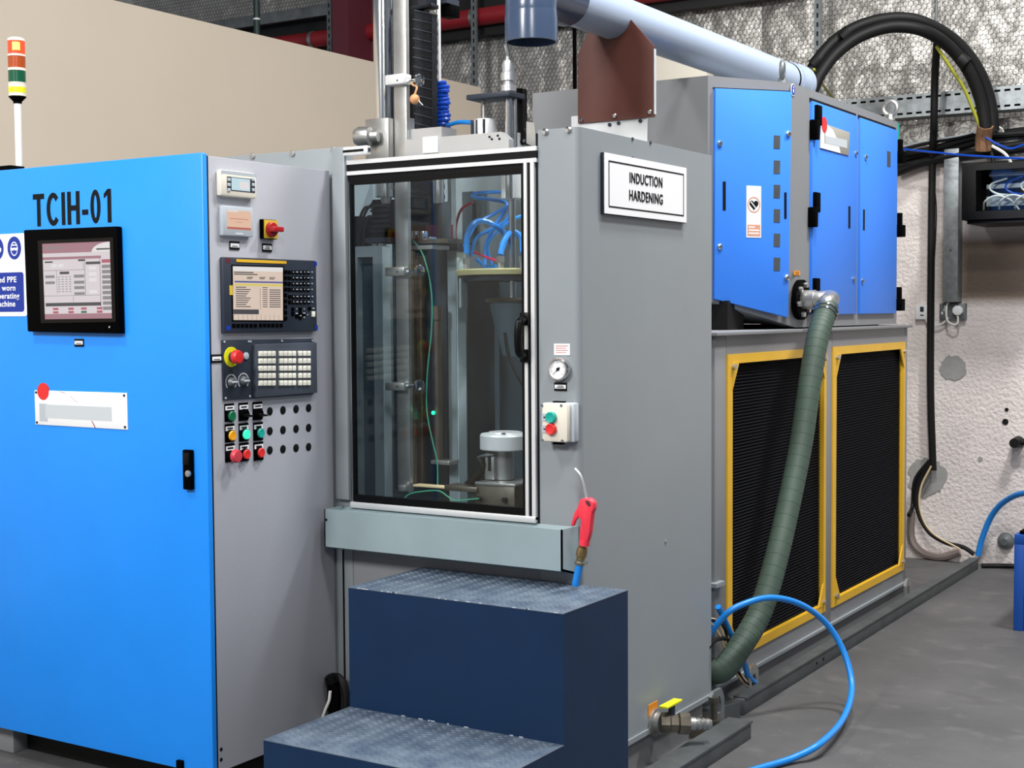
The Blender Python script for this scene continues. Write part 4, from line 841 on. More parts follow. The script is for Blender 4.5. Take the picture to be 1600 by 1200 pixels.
def bellow(x0, x1, y0, y1, z0, z1, n, lean=0):
    mb = MB(); rings = []
    for k in range(2*n+1):
        z = z0+(z1-z0)*k/(2*n); o = .0 if k % 2 else .003; sx_ = lean*(k/(2*n))
        rings.append([mb.bm.verts.new(p) for p in ((x0-o+sx_, y0-o, z), (x1+o+sx_, y0-o, z-.022), (x1+o+sx_, y1+o, z-.02), (x0-o+sx_, y1+o, z))])
    for a, b in zip(rings, rings[1:]):
        for i in range(4): mb._f([a[i], a[(i+1) % 4], b[(i+1) % 4], b[i]])
    mb._f(rings[-1]); mb._f(list(reversed(rings[0]))); bmesh.ops.recalc_face_normals(mb.bm, faces=mb.bm.faces); return mb
b0, b1 = PY(648, 100, 4.10).x, PY(674, 100, 4.10).x; bz = vz(660, 206, 4.10); bt = vz(660, 14, 4.10)
bl = part(bellow(b0, b1, 4.10, 4.13, bz, bt, 13, .004), 'bellows_cover', 'soft', t)
q = MB()
for k in range(14):
    z = bz+(bt-bz)*k/13; q.hexa([(b0-.003, 4.0945, z), (b1+.003, 4.0945, z-.022), (b1+.003, 4.0945, z-.0195), (b0-.003, 4.0945, z+.0025)], [(b0-.003, 4.099, z), (b1+.003, 4.099, z-.022), (b1+.003, 4.099, z-.0195), (b0-.003, 4.099, z+.0025)])
part(q, 'fold_seams', 'slate2', bl, stuff=True)
part(MB().box(b0-.012, b1+.008, 4.092, 4.138, bt, bt+.015, .003), 'end_plate', 'soft', bl)
part(bellow(PY(636, 100, 4.13).x, PY(652, 100, 4.13).x, 4.14, 4.18, bz, 3.0, 18), 'bellows_cover', 'soft', t)
part(bellow(PY(641, 300, 4.13).x, PY(676, 300, 4.13).x, 4.13, 4.2, vz(660, 362, 4.13), bz-.02, 9), 'bellows_cover', 'soft', t)
def clamp(py, y, lab=None):
    a_, b_ = PY(610, py-7, y), PY(634, py+6, y); p = part(MB().box(a_.x-.005, b_.x+.01, y-.025, y+.02, b_.z, a_.z, .003), 'rail_clamp', 'aluwhite' if py < 200 else 'steel', t)
    k_ = PY(634, py+.5, y-.02); k2 = PY(653, py-2, y-.02)
    part(MB().cyl((b_.x, y-.005, k_.z), (k2.x, y-.005, k2.z), .006, n=10).lathe((k2.x-.012, y-.005, k2.z), (1, -.35, 0), [(0, .010), (.006, .020), (.014, .020), (.018, .012)], 16), 'thumb_screw', 'chrome', p)
    h_ = PY(617, py, y-.025); part(MB().cyl((h_.x+.01, y-.026, h_.z), (h_.x+.01, y-.0245, h_.z), .003, n=8), 'bolt_hole', 'ink', p); return p
clamp(126, RYc); clamp(425, RYc); clamp(604, RYc)
px_ = PY(686, 60, 4.22)
part(MB().cyl((px_.x, 4.22, vz(684, 300, 4.22)), (px_.x, 4.22, 3.0), .0065, n=10), 'slim_pole', 'aluwhite', t)
xz = PY(680, 10, 4.32); part(MB().cyl((xz.x, 4.32, vz(680, 22, 4.32)), (xz.x, 4.32, 3.0), .022, n=16), 'upper_tube', 'steel', t)
part(yb(MB(), (663, 0), (698, 4), 4.28, 4.36), 'upper_bracket', 'slate', t); part(yb(MB(), (686, 8), (704, 24), 4.30, 4.36, .002), 'upper_block', 'black', t)
xz = PY(685, 290, 4.08); part(MB().cyl((xz.x, 4.08, vz(685, 318, 4.08)), (xz.x, 4.08, vz(685, 215, 4.08)), .019, n=18), 'inner_tube', 'chrome', t)
part(MB().cyl((xz.x+.01, 4.10, vz(691, 382, 4.10)), (xz.x+.01, 4.10, vz(691, 316, 4.10)), .021, n=18), 'lower_sleeve', 'dinner', t)
part(yb(MB(), (699, 260), (705.5, 372), 4.16, 4.19), 'back_strip', 'inner', t)
part(yb(MB(), (637, 375), (700, 379), 3.99, 4.08), 'carriage_plate', 'dsteel', t); part(yb(MB(), (640, 384), (676, 389), 3.98, 4.08), 'carriage_plate', 'steel', t)
for px, w_ in ((646, 6), (657, 9), (671, 3)): part(yb(MB(), (px-w_/2, 361 if w_ > 4 else 370), (px+w_/2, 375), 4.0, 4.04, .002), 'carriage_block', 'chrome', t)
part(yb(MB(), (665, 352), (698, 374), 4.10, 4.14), 'drive_box', 'maroon', t)
part(yb(MB(), (622, 758), (633, 768), RYc-.02, RYc, .002), 'rail_foot', 'steel', t)
part(yb(MB(), (645, 757), (696, 764), 3.93, 3.97, .002), 'base_arm', 'tan', t)
part(yb(MB(), (694, 758), (745, 770), 3.90, 3.98, .002), 'base_arm', 'dsteel', t)
p = PY(677, 645, 4.02); part(MB().ball(p, .007, 10), 'indicator_lamp', 'led', t, 'lit green lamp')
# steel block at the head of the rail
a_, b_ = PY(570, 187, 3.90), PY(607, 243, 3.90)
t = thing('bearing_block', 'steel bearing block with round knob on top of the machine at left', 'block', ((a_.x+b_.x)/2, 3.95, b_.z))
part(MB().box(a_.x, b_.x, 3.90, 3.98, b_.z-.05, a_.z, .003), 'block', 'steel', t)
part(yb(MB(), (607, 187), (640, 238), 3.97, 4.0), 'rear_plate', 'steel', t)
kc = PY(584, 213, 3.88); part(MB().lathe(kc+V((.02, 0, 0)), (-1, -.25, 0), [(0, .020), (.025, .020), (.03, .032), (.07, .034), (.085, .026), (.088, .01)], 20), 'knob', 'steel', t)
# crossbar over the opening
t = thing('cross_plate', 'aluminium plate lying across the machine top behind the door rail', 'plate', PY(710, 238, 3.86))
a_, b_ = PY(632, 215, 3.86), PY(795, 240, 3.86)
zc0, zc1 = PY(795, 236, 3.86).z-.02, PY(780, 206, 3.86).z
part(MB().hexa([(a_.x, 3.86, zc0), (b_.x, 3.86, zc0), (b_.x, 3.86, zc1-.025), (b_.x-.03, 3.86, zc1), (a_.x, 3.86, zc1)], [(a_.x, 3.89, zc0), (b_.x, 3.89, zc0), (b_.x, 3.89, zc1-.025), (b_.x-.03, 3.89, zc1), (a_.x, 3.89, zc1)]), 'plate', 'alu', t)
for px, py in ((765, 214), (768.5, 217.5), (778, 212), (780.5, 217)): p = PY(px, py, 3.86); part(MB().cyl(p+NY*.0005, p+NY*.002, .004, n=8), 'bolt_hole', 'ink', t)
part(yb(MB(), (632, 203), (690, 216), 3.95, 4.04), 'rear_block', 'alu', t)
part(yb(MB(), (660, 214), (684, 238), 3.855, 3.86), 'bright_block', 'aluwhite', t)
# wooden ball on a cord
p = PY(648, 155, RYc-.06); k_ = PY(647, 128, RYc-.03)
t = thing('toggle_ball', 'small wooden ball on a cord hanging from the rail clamp', 'ball', p)
part(MB().ball(p, .017, 18), 'ball', 'wood', t); part(MB().tube([p+V((0, 0, .015)), p+V((.002, .01, .04)), k_+V((-.004, 0, -.01)), k_+V((-.012, 0, .0))], .0035, 6), 'cord', 'wood', t)
part(MB().tube([p+V((.006, 0, .012)), p+V((.02, 0, -.01)), p+V((.033, 0, -.022))], .0015, 5), 'cord_tail', 'wirewhite', t)
# spiral blue hose
xh = PY(690, 165, 4.20); zz0, zz1 = vz(690, 200, 4.20), vz(690, 130, 4.20)
t = thing('coiled_hose', 'blue coiled air hose hanging beside the black bellows', 'hose', (xh.x, 4.2, zz0))
nt_ = 11; cp = [V((xh.x+.021*(1+.25*(1-k/(nt_*12)))*math.cos(2*math.pi*k/12)+.004*math.sin(k*.37), 4.20+.020*math.sin(2*math.pi*k/12), zz0+(zz1-zz0)*k/(nt_*12))) for k in range(nt_*12+1)]
part(MB().tube(cp, .0078, 7, smooth=False), 'coil', 'dbluehose', t)
part(MB().tube([cp[0], PY(700, 196, 4.17), PY(718, 191, 4.14), PY(742, 192, 4.10)], .0075, 8), 'tail', 'bluehose', t)
# nozzle column with black plate on top of the machine
NYc = 4.05
t = thing('nozzle_column', 'steel nozzle column with black clamp plate rising from machine top', 'column', PY(795, 230, NYc))
x_ = PY(795, 200, NYc).x
part(MB().cyl((x_, NYc, vz(795, 310, NYc)), (x_, NYc, vz(795, 150, NYc)), .0125, n=18).cyl((x_+.012, NYc+.02, vz(795, 235, NYc)), (x_+.012, NYc+.02, vz(795, 150, NYc)), .008, n=12), 'shaft', 'chrome', t)
part(MB().box(PY(741, 146, NYc).x, PY(808, 146, NYc).x, NYc-.05, NYc+.05, vz(770, 152, NYc-.05), vz(770, 144, NYc-.05), .002), 'clamp_plate', 'slate', t)
zc = vz(795, 143, NYc); part(MB().lathe((x_, NYc, zc), (0, 0, 1), [(0, .026), (.02, .026), (.02, .018), (.035, .018), (.035, .026), (.06, .026), (.062, .020), (.09, .022), (.10, .018), (.10, .012), (.115, .008)], 22), 'nozzle_head', 'alu', t)
part(MB().tube([(x_, NYc, zc+.11), (x_-.015, NYc+.02, zc+.135), (x_-.028, NYc+.03, zc+.16)], .007, 8), 'fitting', 'alu', t)
xs_ = PY(756, 170, NYc).x; part(MB().cyl((xs_, NYc, vz(756, 190, NYc)), (xs_, NYc, vz(756, 152, NYc)), .006, n=10).cyl((xs_, NYc, vz(756, 163, NYc)), (xs_, NYc, vz(756, 154, NYc)), .010, n=6), 'stud', 'steel', t)
a_, b_ = PY(741, 188, NYc), PY(775, 210, NYc); part(MB().lathe(((a_.x+b_.x)/2, NYc, b_.z-.02), (0, 0, 1), [(0, .040), (a_.z-b_.z+.01, .040), (a_.z-b_.z+.02, .034)], 14), 'air_cylinder', 'aluwhite', t)
q = MB()
for k in (-.028, -.008, .02): q.box((a_.x+b_.x)/2+k-.002, (a_.x+b_.x)/2+k+.002, NYc-.043, NYc-.03, b_.z-.02, a_.z-.005)
part(q, 'cylinder_slots', 'slate', t)
part(MB().hexa([PY(807, 138, 4.10), PY(816, 138, 4.10), PY(817, 200, 4.10), PY(826, 215, 4.10), PY(824, 226, 4.10), PY(804, 226, 4.10)], [p+V((0, .03, 0)) for p in (PY(807, 138, 4.10), PY(816, 138, 4.10), PY(817, 200, 4.10), PY(826, 215, 4.10), PY(824, 226, 4.10), PY(804, 226, 4.10))]), 'side_bracket', 'gloss', t)
for px, py in ((812, 221), (820, 220)): p = PY(px, py, 4.10); part(MB().cyl(p+NY*.0, p+NY*.006, .006, n=8), 'bolt', 'chrome', t)
p = PY(832, 205, 3.98); part(MB().slab([PY(824, 190, 3.98), PY(836, 192, 3.98), PY(840, 232, 3.98), PY(824, 224, 3.98)], NY, .006, 0), 'perforated_tab', 'steel', t)
# inductor head: sleeve, shaft, yellow board, hoses, dark cone
IY = 4.10
xi = PY(800, 350, IY).x
t = thing('inductor_head', 'inductor head with pale round board, blue water hoses and black cone inside machine', 'machine head', PY(770, 560, IY))
part(MB().cyl((xi, IY, vz(800, 310, IY)), (xi, IY, 2.10), .036, n=28), 'upper_sleeve', 'aluwhite', t)
part(MB().cyl((xi, IY, vz(798, 468, IY)), (xi, IY, vz(798, 305, IY)), .0125, n=18), 'shaft', 'chrome', t)
zb1 = vz(760, 424, IY-.1)
xbc = PY(778, 424, IY).x
part(MB().lathe((xbc, IY+.08, zb1-.010), (0, 0, 1), [(0, .185), (.016, .19), (.02, .185)], 48), 'round_board', 'pcb', t)
part(MB().lathe((xbc, IY+.08, zb1-.03), (0, 0, 1), [(0, .165), (.02, .17)], 40), 'board_ring', 'slate', t)
part(MB().box(xbc-.12, xbc-.112, IY-.06, IY-.02, zb1-.12, zb1-.02), 'side_arm', 'inner', t)
zc2 = vz(790, 469, IY-.05)
part(MB().lathe((xi, IY+.03, zc2-.006), (0, 0, 1), [(0, .105), (.008, .11), (.014, .10)], 40), 'cone_rim', 'dsteel', t)
part(MB().lathe((xi, IY+.03, zc2-.19), (0, 0, 1), [(0, .05), (.02, .055), (.184, .098)], 40), 'cone', 'dinner', t)
ht = [PY(px, py, y) for px, py, y in ((729, 408, 4.06), (782, 412, 4.03), (817, 405, 4.05), (760, 415, 4.18), (745, 416, 4.2))]
for h_ in ht[:3]:
    part(MB().cyl((h_.x, h_.y, zb1), (h_.x, h_.y, zb1+.045), .011, n=10).cyl((h_.x, h_.y, zb1+.03), (h_.x, h_.y, zb1+.05), .014, n=6), 'hose_fitting', 'steel', t)
HL = [([(729, 396, 4.06), (730, 370, 4.06), (738, 352, 4.07), (752, 345, 4.1), (772, 352, 4.14), (790, 368, 4.1), (782, 395, 4.03)], .010), ([(782, 398, 4.03), (787, 378, 4.05), (800, 362, 4.1), (815, 372, 4.1), (817, 395, 4.05)], .010),
      ([(735, 400, 4.2), (745, 372, 4.2), (768, 358, 4.2), (790, 345, 4.2), (800, 320, 4.22)], .007), ([(757, 414, 4.18), (760, 380, 4.2), (775, 350, 4.2), (792, 320, 4.22), (770, 312, 4.25), (740, 308, 4.3), (745, 302, 4.32), (790, 300, 4.32), (812, 304, 4.3)], .0065),
      ([(768, 415, 4.2), (762, 385, 4.2), (778, 362, 4.2), (800, 344, 4.2), (815, 338, 4.22)], .007), ([(725, 385, 4.12), (735, 365, 4.15), (745, 350, 4.18), (770, 335, 4.2), (795, 322, 4.2)], .006), ([(745, 405, 4.2), (760, 418, 4.2), (775, 416, 4.2)], .007)]
for l, r in HL: part(MB().tube(pts(l), r, 8), 'water_hose', 'bluehose', t)
for l in ([(738, 316, 4.3), (722, 326, 4.3), (714, 345, 4.3), (712, 368, 4.3), (718, 385, 4.25), (728, 390, 4.2)], [(742, 394, 4.15), (760, 402, 4.12), (776, 407, 4.12)]): part(MB().tube(pts(l), .005, 6), 'red_hose', 'magenta', t)
part(MB().tube(pts([(789, 520, 4.0), (794, 550, 4.0), (805, 580, 4.0), (823, 610, 4.0)]), .006, 6), 'black_lead', 'rubber', t)
# rear control bits on the back panel
solo(yb(MB(), (722, 300), (738, 380), 4.56, 4.595).box(PY(744, 300, 4.56).x, PY(752, 300, 4.56).x, 4.56, 4.595, vz(750, 340, 4.56), vz(750, 300, 4.56)), 'valve_block', 'dinner', 'dark valve block on the rear wall inside machine', 'valve')
# spindle with chuck
CYc = 4.0; xk = PY(789, 690, CYc).x
zk0, zk1 = vz(789, 706, CYc-.08), vz(789, 684, CYc-.08)
t = thing('work_spindle', 'round aluminium chuck on a steel stem and block inside machine', 'spindle', (xk, CYc, zf))
part(MB().lathe((xk, CYc, zk0), (0, 0, 1), [(0, .082), (.003, .084), (zk1-zk0, .084), (zk1-zk0+.006, .080), (zk1-zk0+.008, .055), (zk1-zk0+.012, .053)], 44), 'chuck', 'aluwhite', t)
for a in (1.0, 3.1, 5.2): part(MB().cyl((xk+.06*math.cos(a), CYc+.06*math.sin(a), zk1+.003), (xk+.06*math.cos(a), CYc+.06*math.sin(a), zk1+.012), .008, n=10), 'chuck_bolt', 'chrome', t)
zs0 = vz(785, 752, CYc-.06)
part(MB().cyl((xk-.005, CYc, zs0), (xk-.005, CYc, zk0), .034, n=24).box(xk-.05, xk-.012, CYc-.05, CYc, zs0, zk0-.01, .004), 'stem', 'steel', t)
part(MB().box(xk-.034, xk-.024, CYc-.054, CYc-.049, zs0+.03, zk0-.02), 'slot', 'rubber', t)
a_, b_ = PY(743, 757, CYc-.09), PY(804, 794, CYc-.09)
part(MB().box(a_.x, b_.x, CYc-.09, CYc+.06, zf, a_.z, .003), 'base_block', 'dsteel', t)
part(MB().box(a_.x, b_.x+.005, CYc-.094, CYc+.06, a_.z, a_.z+.01, .002), 'base_cover', 'steel', t)
for px, py in ((750, 779), (790, 781)): p = PY(px, py, CYc-.09); part(MB().cyl(p, p+NY*.012, .009, n=10), 'clamp_bolt', 'rubber', t)
part(MB().tube(pts([(772, 711, 3.95), (758, 712, 3.95), (747, 716, 3.95)]), .006, 8), 'coolant_pipe', 'chrome', t)
part(MB().tube(pts([(749, 715, 3.95), (754, 727, 3.95), (748, 742, 3.96), (730, 758, 3.97)]), .013, 8), 'coolant_hose', 'rubber', t)
for i, l in enumerate(([(646, 376, 3.99), (660, 396, 3.98), (670, 430, 3.97), (675, 470, 3.97), (674, 520, 3.97), (668, 580, 3.97), (667, 640, 3.97), (676, 690, 3.97), (683, 720, 3.97), (684, 757, 3.97)], [(628, 783, 3.9), (640, 772, 3.9), (660, 768, 3.9), (685, 767, 3.9), (700, 776, 3.89), (712, 782, 3.89), (748, 779, 3.88)])):
    solo(MB().tube(pts(l), .0025, 6), 'earth_wire', 'wiregreen', ('thin green wire hanging down past the guide rods inside machine', 'thin green wire lying along the machine floor to the spindle block')[i], 'wire')

# ================================================================== control cabinet
XB = -4.35
t = thing('control_cabinet', 'tall blue control cabinet with grey operator side panel at the left', 'cabinet', (-3.6, 3.4, 0)); CAB = t
zB, zT = .104, 1.967
part(MB().box(XB, XP-.001, YD+.022, YF-.012, zB+.02, zT-.004, .004), 'cabinet_body', 'grey2', t)
part(MB().box(XB, XP, YD, YD+.022, zB, zT+.008, .006), 'front_door', 'blue', t, 'bright blue front door')
part(MB().box(XP-.004, XP, YD+.024, YF-.014, zB+.006, zT, .002), 'operator_panel', 'panel', t, 'grey operator panel')
part(MB().box(XP-.006, XP-.001, YD+.019, YD+.026, zB, zT), 'door_seal', 'ink', t)
part(MB().box(XB+.3, XP-.02, YD+.12, YF-.02, .0, zB+.02), 'plinth', 'rubber', t)
lx = PY(10, 1190, YD+.03).x; part(MB().box(lx-.25, lx, YD+.06, YD+.12, 0, zB+.01, .003), 'cabinet_foot', 'grey2', t)
dq = lambda px, py: PY(px, py, YD)
def letters(txt, c, size, sx, bold, par, name='lettering', mt='ink', f=.0006): return part(MB().text(txt, c, size, (1, 0, 0), NY, sx, bold, f), name, mt, par)
a_, b_ = dq(52, 326), dq(176, 326)
# bold condensed stencil letters drawn as outlines: width, strokes
def glyphs(mb, txt, p0, p1, hgt, n, u, f):
    T = .235; Wd = {'T': .66, 'C': .74, 'I': .20, 'H': .70, '-': .34, '0': .56, '1': .56}; gap = .13
    tot = sum(Wd[c] for c in txt)+gap*(len(txt)-1); k = (p1-p0).length/(tot*hgt); x = 0; u = V(u); up = V((0, 0, 1))
    P = lambda a, b: p0+u*(a*hgt*k)+up*((b-.5)*hgt)
    box = lambda a, b, c, d: mb.slab([P(a, b), P(c, b), P(c, d), P(a, d)], n, f, 0)
    def arc(cx, rx_, ry_, a0, a1, t, m=22):
        A = [math.radians(a0+(a1-a0)*i/m) for i in range(m+1)]; q = [(cx+rx_*math.cos(a), .5+ry_*math.sin(a), cx+(rx_-t)*math.cos(a), .5+(ry_-.165)*math.sin(a)) for a in A]
        for i in range(m): mb.slab([P(q[i][0], q[i][1]), P(q[i+1][0], q[i+1][1]), P(q[i+1][2], q[i+1][3]), P(q[i][2], q[i][3])], n, f, 0)
    for c in txt:
        w_ = Wd[c]; s_ = .21
        if c == 'T': box(x, .835, x+w_, 1); box(x+w_/2-s_/2, 0, x+w_/2+s_/2, .835)
        if c == 'I': box(x, 0, x+w_, 1)
        if c == 'H': box(x, 0, x+s_, 1); box(x+w_-s_, 0, x+w_, 1); box(x+s_, .42, x+w_-s_, .58)
        if c == '-': box(x, .27, x+w_, .43)
        if c == 'C': arc(x+.39, .39, .51, 42, 318, .21)
        if c == '0': arc(x+.28, .28, .51, 0, 360, .19)
        if c == '1': box(x+.25, 0, x+.25+s_, 1); mb.slab([P(x+.06, .72), P(x+.25, .82), P(x+.30, 1), P(x+.25, .99), P(x+.06, .86)], n, f, 0)
        x += w_+gap
    return mb
a_, b_ = dq(52, 328), dq(177, 324)
part(glyphs(MB(), 'TCIH-01', V((a_.x, YD, (dq(55, 328).z+dq(172, 322).z)/2)), V((b_.x, YD, (dq(55, 328).z+dq(172, 322).z)/2)), .104, NY, (1, 0, 0), .0008), 'lettering', 'ink', t, 'black TCIH-01 lettering')
# monitor
mn = part(MB().slab([dq(46, 360), dq(191, 354), dq(196, 521), dq(52, 518)], NY, .024, 0, .004), 'monitor', 'black', t, 'black framed monitor with a pink lit screen')
Q = [dq(66, 381), dq(172.5, 377), dq(176, 497.5), dq(70.5, 499)]
yy = YD-.024
Q = [PY(px, py, yy) for px, py in ((66, 381), (172.5, 377), (176, 497.5), (70.5, 499))]
def bil(q, u, v):                          # u right, v down on a quad
    a = q[0].lerp(q[1], u); b = q[3].lerp(q[2], u); return a.lerp(b, v)
def pane(mb, q, u0, v0, u1, v1, n, f, bk): return mb.slab([bil(q, u0, v0), bil(q, u1, v0), bil(q, u1, v1), bil(q, u0, v1)], n, f, bk)
part(MB().plate([PY(px, py, yy) for px, py in ((60, 376), (178, 371), (182, 503), (65, 505))], Q, NY, .003, -.004), 'inner_bezel', 'gloss', mn)
part(pane(MB(), Q, 0, 0, 1, 1, NY, .0005, 0), 'screen', 'scr_pale', mn)
for r_ in ((0, 0, 1, .13), (0, .18, .86, .215), (0, .93, 1, 1)): part(pane(MB(), Q, *r_, NY, .0008, .0005), 'screen_band', 'scr_rose', mn)
q = MB()
for (u0, v0, u1, v1) in ((.03, .235, .15, .255), (.53, .22, .63, .245), (.64, .255, .85, .29), (.25, .375, .39, .41), (.02, .785, .84, .83)): pane(q, Q, u0, v0, u1, v1, NY, .0008, .0005)
for (u0, v0, u1, v1) in ((.0, .355, .62, .359), (.0, .69, .84, .694), (.62, .23, .624, .69), (.84, .2, .844, .93), (.2, .36, .203, .66), (.44, .70, .443, .78), (.6, .26, .603, .35)): pane(q, Q, u0, v0, u1, v1, NY, .0008, .0005)
part(q, 'screen_lines', 'scr_dark', mn)
q = MB()
for (u0, v0, u1, v1) in ((.03, .42, .17, .455), (.03, .50, .17, .535), (.46, .42, .61, .46), (.46, .50, .61, .54), (.46, .57, .61, .61), (.46, .65, .61, .685)): pane(q, Q, u0, v0, u1, v1, NY, .0009, .0005)
for r in range(9): pane(q, Q, .87, .30+.068*r, .99, .345+.068*r, NY, .0009, .0005)
for r in range(7):
    for c_ in range(4): pane(q, Q, .22+.055*c_, .44+.032*r, .25+.055*c_, .45+.032*r, NY, .0009, .0005)
for c_ in range(3): pane(q, Q, .04+.09*c_, .045, .11+.09*c_, .075, NY, .0012, .0005)
part(q, 'screen_buttons', 'scr_grey', mn)
for (u, v) in ((.13, .85), (.36, .85), (.55, .85), (.78, .85), (.13, .895), (.36, .895), (.78, .895)): part(pane(MB(), Q, u, v, u+.08, v+.03, NY, .0009, .0005), 'screen_red_field', 'scr_pink', mn)
part(pane(MB(), Q, .87, .23, .99, .275, NY, .0009, .0005), 'screen_red_field', 'scr_pink', mn)
part(pane(MB(), Q, .55, .895, .63, .925, NY, .0009, .0005), 'screen_green_field', 'scr_green', mn)
for v in (.315, .395, .47, .625): part(pane(MB(), Q, .68, v, .79, v+.045, NY, .0009, .0005), 'screen_white_field', 'scr_white', mn)
for u in (.13, .23): part(pane(MB(), Q, u, .275, u+.08, .315, NY, .0009, .0005), 'screen_white_field', 'scr_white', mn)
q = MB()
ctr = bil(Q, 1.0, .13); ww = (Q[1]-Q[0]).length
arc_ = [ctr]+[bil(Q, 1-.27*math.cos(a), .13-.125*math.sin(a)) for a in [math.pi/2*i/10 for i in range(11)]]
q.slab(arc_, NY, .001, .0005); part(q, 'screen_logo_field', 'scr_white', mn)
part(pane(MB(), Q, .80, .085, .99, .105, NY, .0013, .001), 'screen_caption', 'scr_dark', mn)
c = PY(171, 511, YD-.024); part(MB().cyl(c, c+NY*.001, .003, n=8), 'power_light', 'hgrey', mn)
label_plate(t, (117, 529.5), (131.5, 541.5), 1, YD, NY, 1)
# door latch
a_, b_ = dq(290.5, 702), dq(304.5, 765)
lt = part(MB().box(a_.x, b_.x, YD-.016, YD, b_.z, a_.z, .003), 'door_latch', 'black', t)
c = (PY(295, 740, YD-.016)); part(MB().lathe(c, NY, [(0, .010), (.006, .010), (.007, .006)], 14), 'key_lock', 'steel', lt); part(MB().box(a_.x+.004, b_.x-.004, YD-.020, YD-.015, c.z+.025, a_.z-.008, .002), 'swing_lever', 'gloss', lt)
c = dq(283.5, 1193); part(MB().box(c.x-.012, c.x+.012, YD-.012, YD, c.z-.03, c.z+.012, .002), 'door_catch', 'black', t)
# logo plate (wording not readable)
s = thing('logo_plate', 'white logo plate with red dot on the blue control cabinet door', 'sign', dq(128, 668))
pl = [dq(55, 609.7), dq(199, 614), dq(200.7, 671.5), dq(56.5, 663)]
part(MB().slab(pl, NY, .003, 0, .0008), 'plate', 'wprint', s)
c = dq(68.6, 611.5); part(MB().slab([c+V((.0275*math.cos(q), 0, .0275*math.sin(q))) for q in [2*math.pi*i/28 for i in range(28)]], NY, .0042, 0), 'red_dot', 'red', s)
part(pane(MB(), pl, .12, .40, .84, .79, NY, .0034, .003), 'pale_band', 'smudge', s)
part(pane(MB(), pl, .05, .38, .14, .90, NY, .0033, .003), 'mark', 'hgrey', s)
arcp = [bil(pl, u, v) for u, v in ((.28, .01), (.34, .05), (.40, .14), (.47, .30))]; arcq = [bil(pl, u, v) for u, v in ((.62, .80), (.64, .90), (.655, .99))]
mb = MB(); nz_ = V((0, 0, .0035))
for l in (arcp, arcq):
    for a, b in zip(l, l[1:]): mb.slab([a, b, b+V((.005, 0, -.002)), a+V((.005, 0, -.002))], NY, .0037, .003)
part(mb, 'arc_line', 'dkline', s)
for u, v in ((.02, .06), (.975, .07), (.02, .94), (.975, .93)): p = bil(pl, u, v); part(MB().cyl(p+NY*.002, p+NY*.005, .004, n=10), 'rivet', 'ink', s)
# PPE notice
s = thing('ppe_notice', 'white and blue safety notice about required PPE on the blue door', 'sign', dq(20, 494))
XR = dq(42.5, 430).x; zt_, zb_ = dq(41, 364).z, dq(44.5, 494).z; W_ = .40; xl_ = XR-W_
cc = lambda x0, x1, z0, z1, r: [V((x, YD, z)) for x, z in [(x1-r+r*math.cos(a), z1-r+r*math.sin(a)) for a in [math.pi/2*i/5 for i in range(6)]]+[(x0+r-r*math.sin(a), z1-r+r*math.cos(a)) for a in [math.pi/2*i/5 for i in range(6)]]+[(x0+r-r*math.cos(a), z0+r-r*math.sin(a)) for a in [math.pi/2*i/5 for i in range(6)]]+[(x1-r+r*math.sin(a), z0+r-r*math.cos(a)) for a in [math.pi/2*i/5 for i in range(6)]]]
part(MB().slab(cc(xl_, XR, zb_, zt_, .014), NY, .0015, 0), 'sheet', 'wprint', s)
bzt, bzb = dq(37, 425).z, dq(39, 487).z; bxr = dq(38, 455).x
part(MB().slab(cc(xl_+.014, bxr, bzb, bzt, .010), NY, .0022, .001), 'blue_field', 'bluesign', s)
sz = .0265
for k, (tx, px, py) in enumerate((('Required PPE', 27, 437), ('must be worn', 25.5, 450), ('when operating', 31.5, 462.5), ('this machine', 25, 475))):
    part(MB().text(tx, (dq(px, py).x, YD-.0022, dq(px, py).z), sz, (1, 0, 0), NY, 1.1, .0004, .0006, 'RIGHT'), 'lettering', 'wprint', s)
ce = dq(23, 387.5); rr = .0335
for k in range(4):
    c = ce-V((.0865*k, 0, 0))
    part(MB().slab([c+V((rr*math.cos(a), 0, rr*1.12*math.sin(a))) for a in [2*math.pi*i/32 for i in range(32)]], NY, .0022, .001), 'round_pictogram', 'bluesign', s)
    q = MB(); e = lambda x, z: c+V((x*rr, 0, z*rr))
    head = [e(.52*math.cos(a), .52*math.sin(a)*1.35-.08) for a in [2*math.pi*i/20 for i in range(20)]]; hin = [e(.44*math.cos(a), .44*math.sin(a)*1.35-.08) for a in [2*math.pi*i/20 for i in range(20)]]
    q.plate(head, hin, NY, .0026, .0022)
    if k == 0: q.slab([e(-.56, .02), e(-.52, -.22), e(-.1, -.25), e(0, -.08), e(.1, -.25), e(.52, -.22), e(.56, .02)], NY, .0027, .0022); q.slab([e(-.46, .22), e(-.4, .34), e(.4, .34), e(.46, .22)], NY, .0027, .0022)
    else: q.slab([e(-.6, -.35), e(-.7, .0), e(-.45, .1), e(-.35, -.3)], NY, .0027, .0022); q.slab([e(.6, -.35), e(.7, .0), e(.45, .1), e(.35, -.3)], NY, .0027, .0022)
    part(q, 'pictogram_figure', 'wprint', s)

# ---- operator side panel
pq = lambda px, py: PX(px, py, XP)
def pr(mb, a, b, f, bk=0, bev=0, x=XP): return mb.xrect(a, b, x, f, bk, bev)
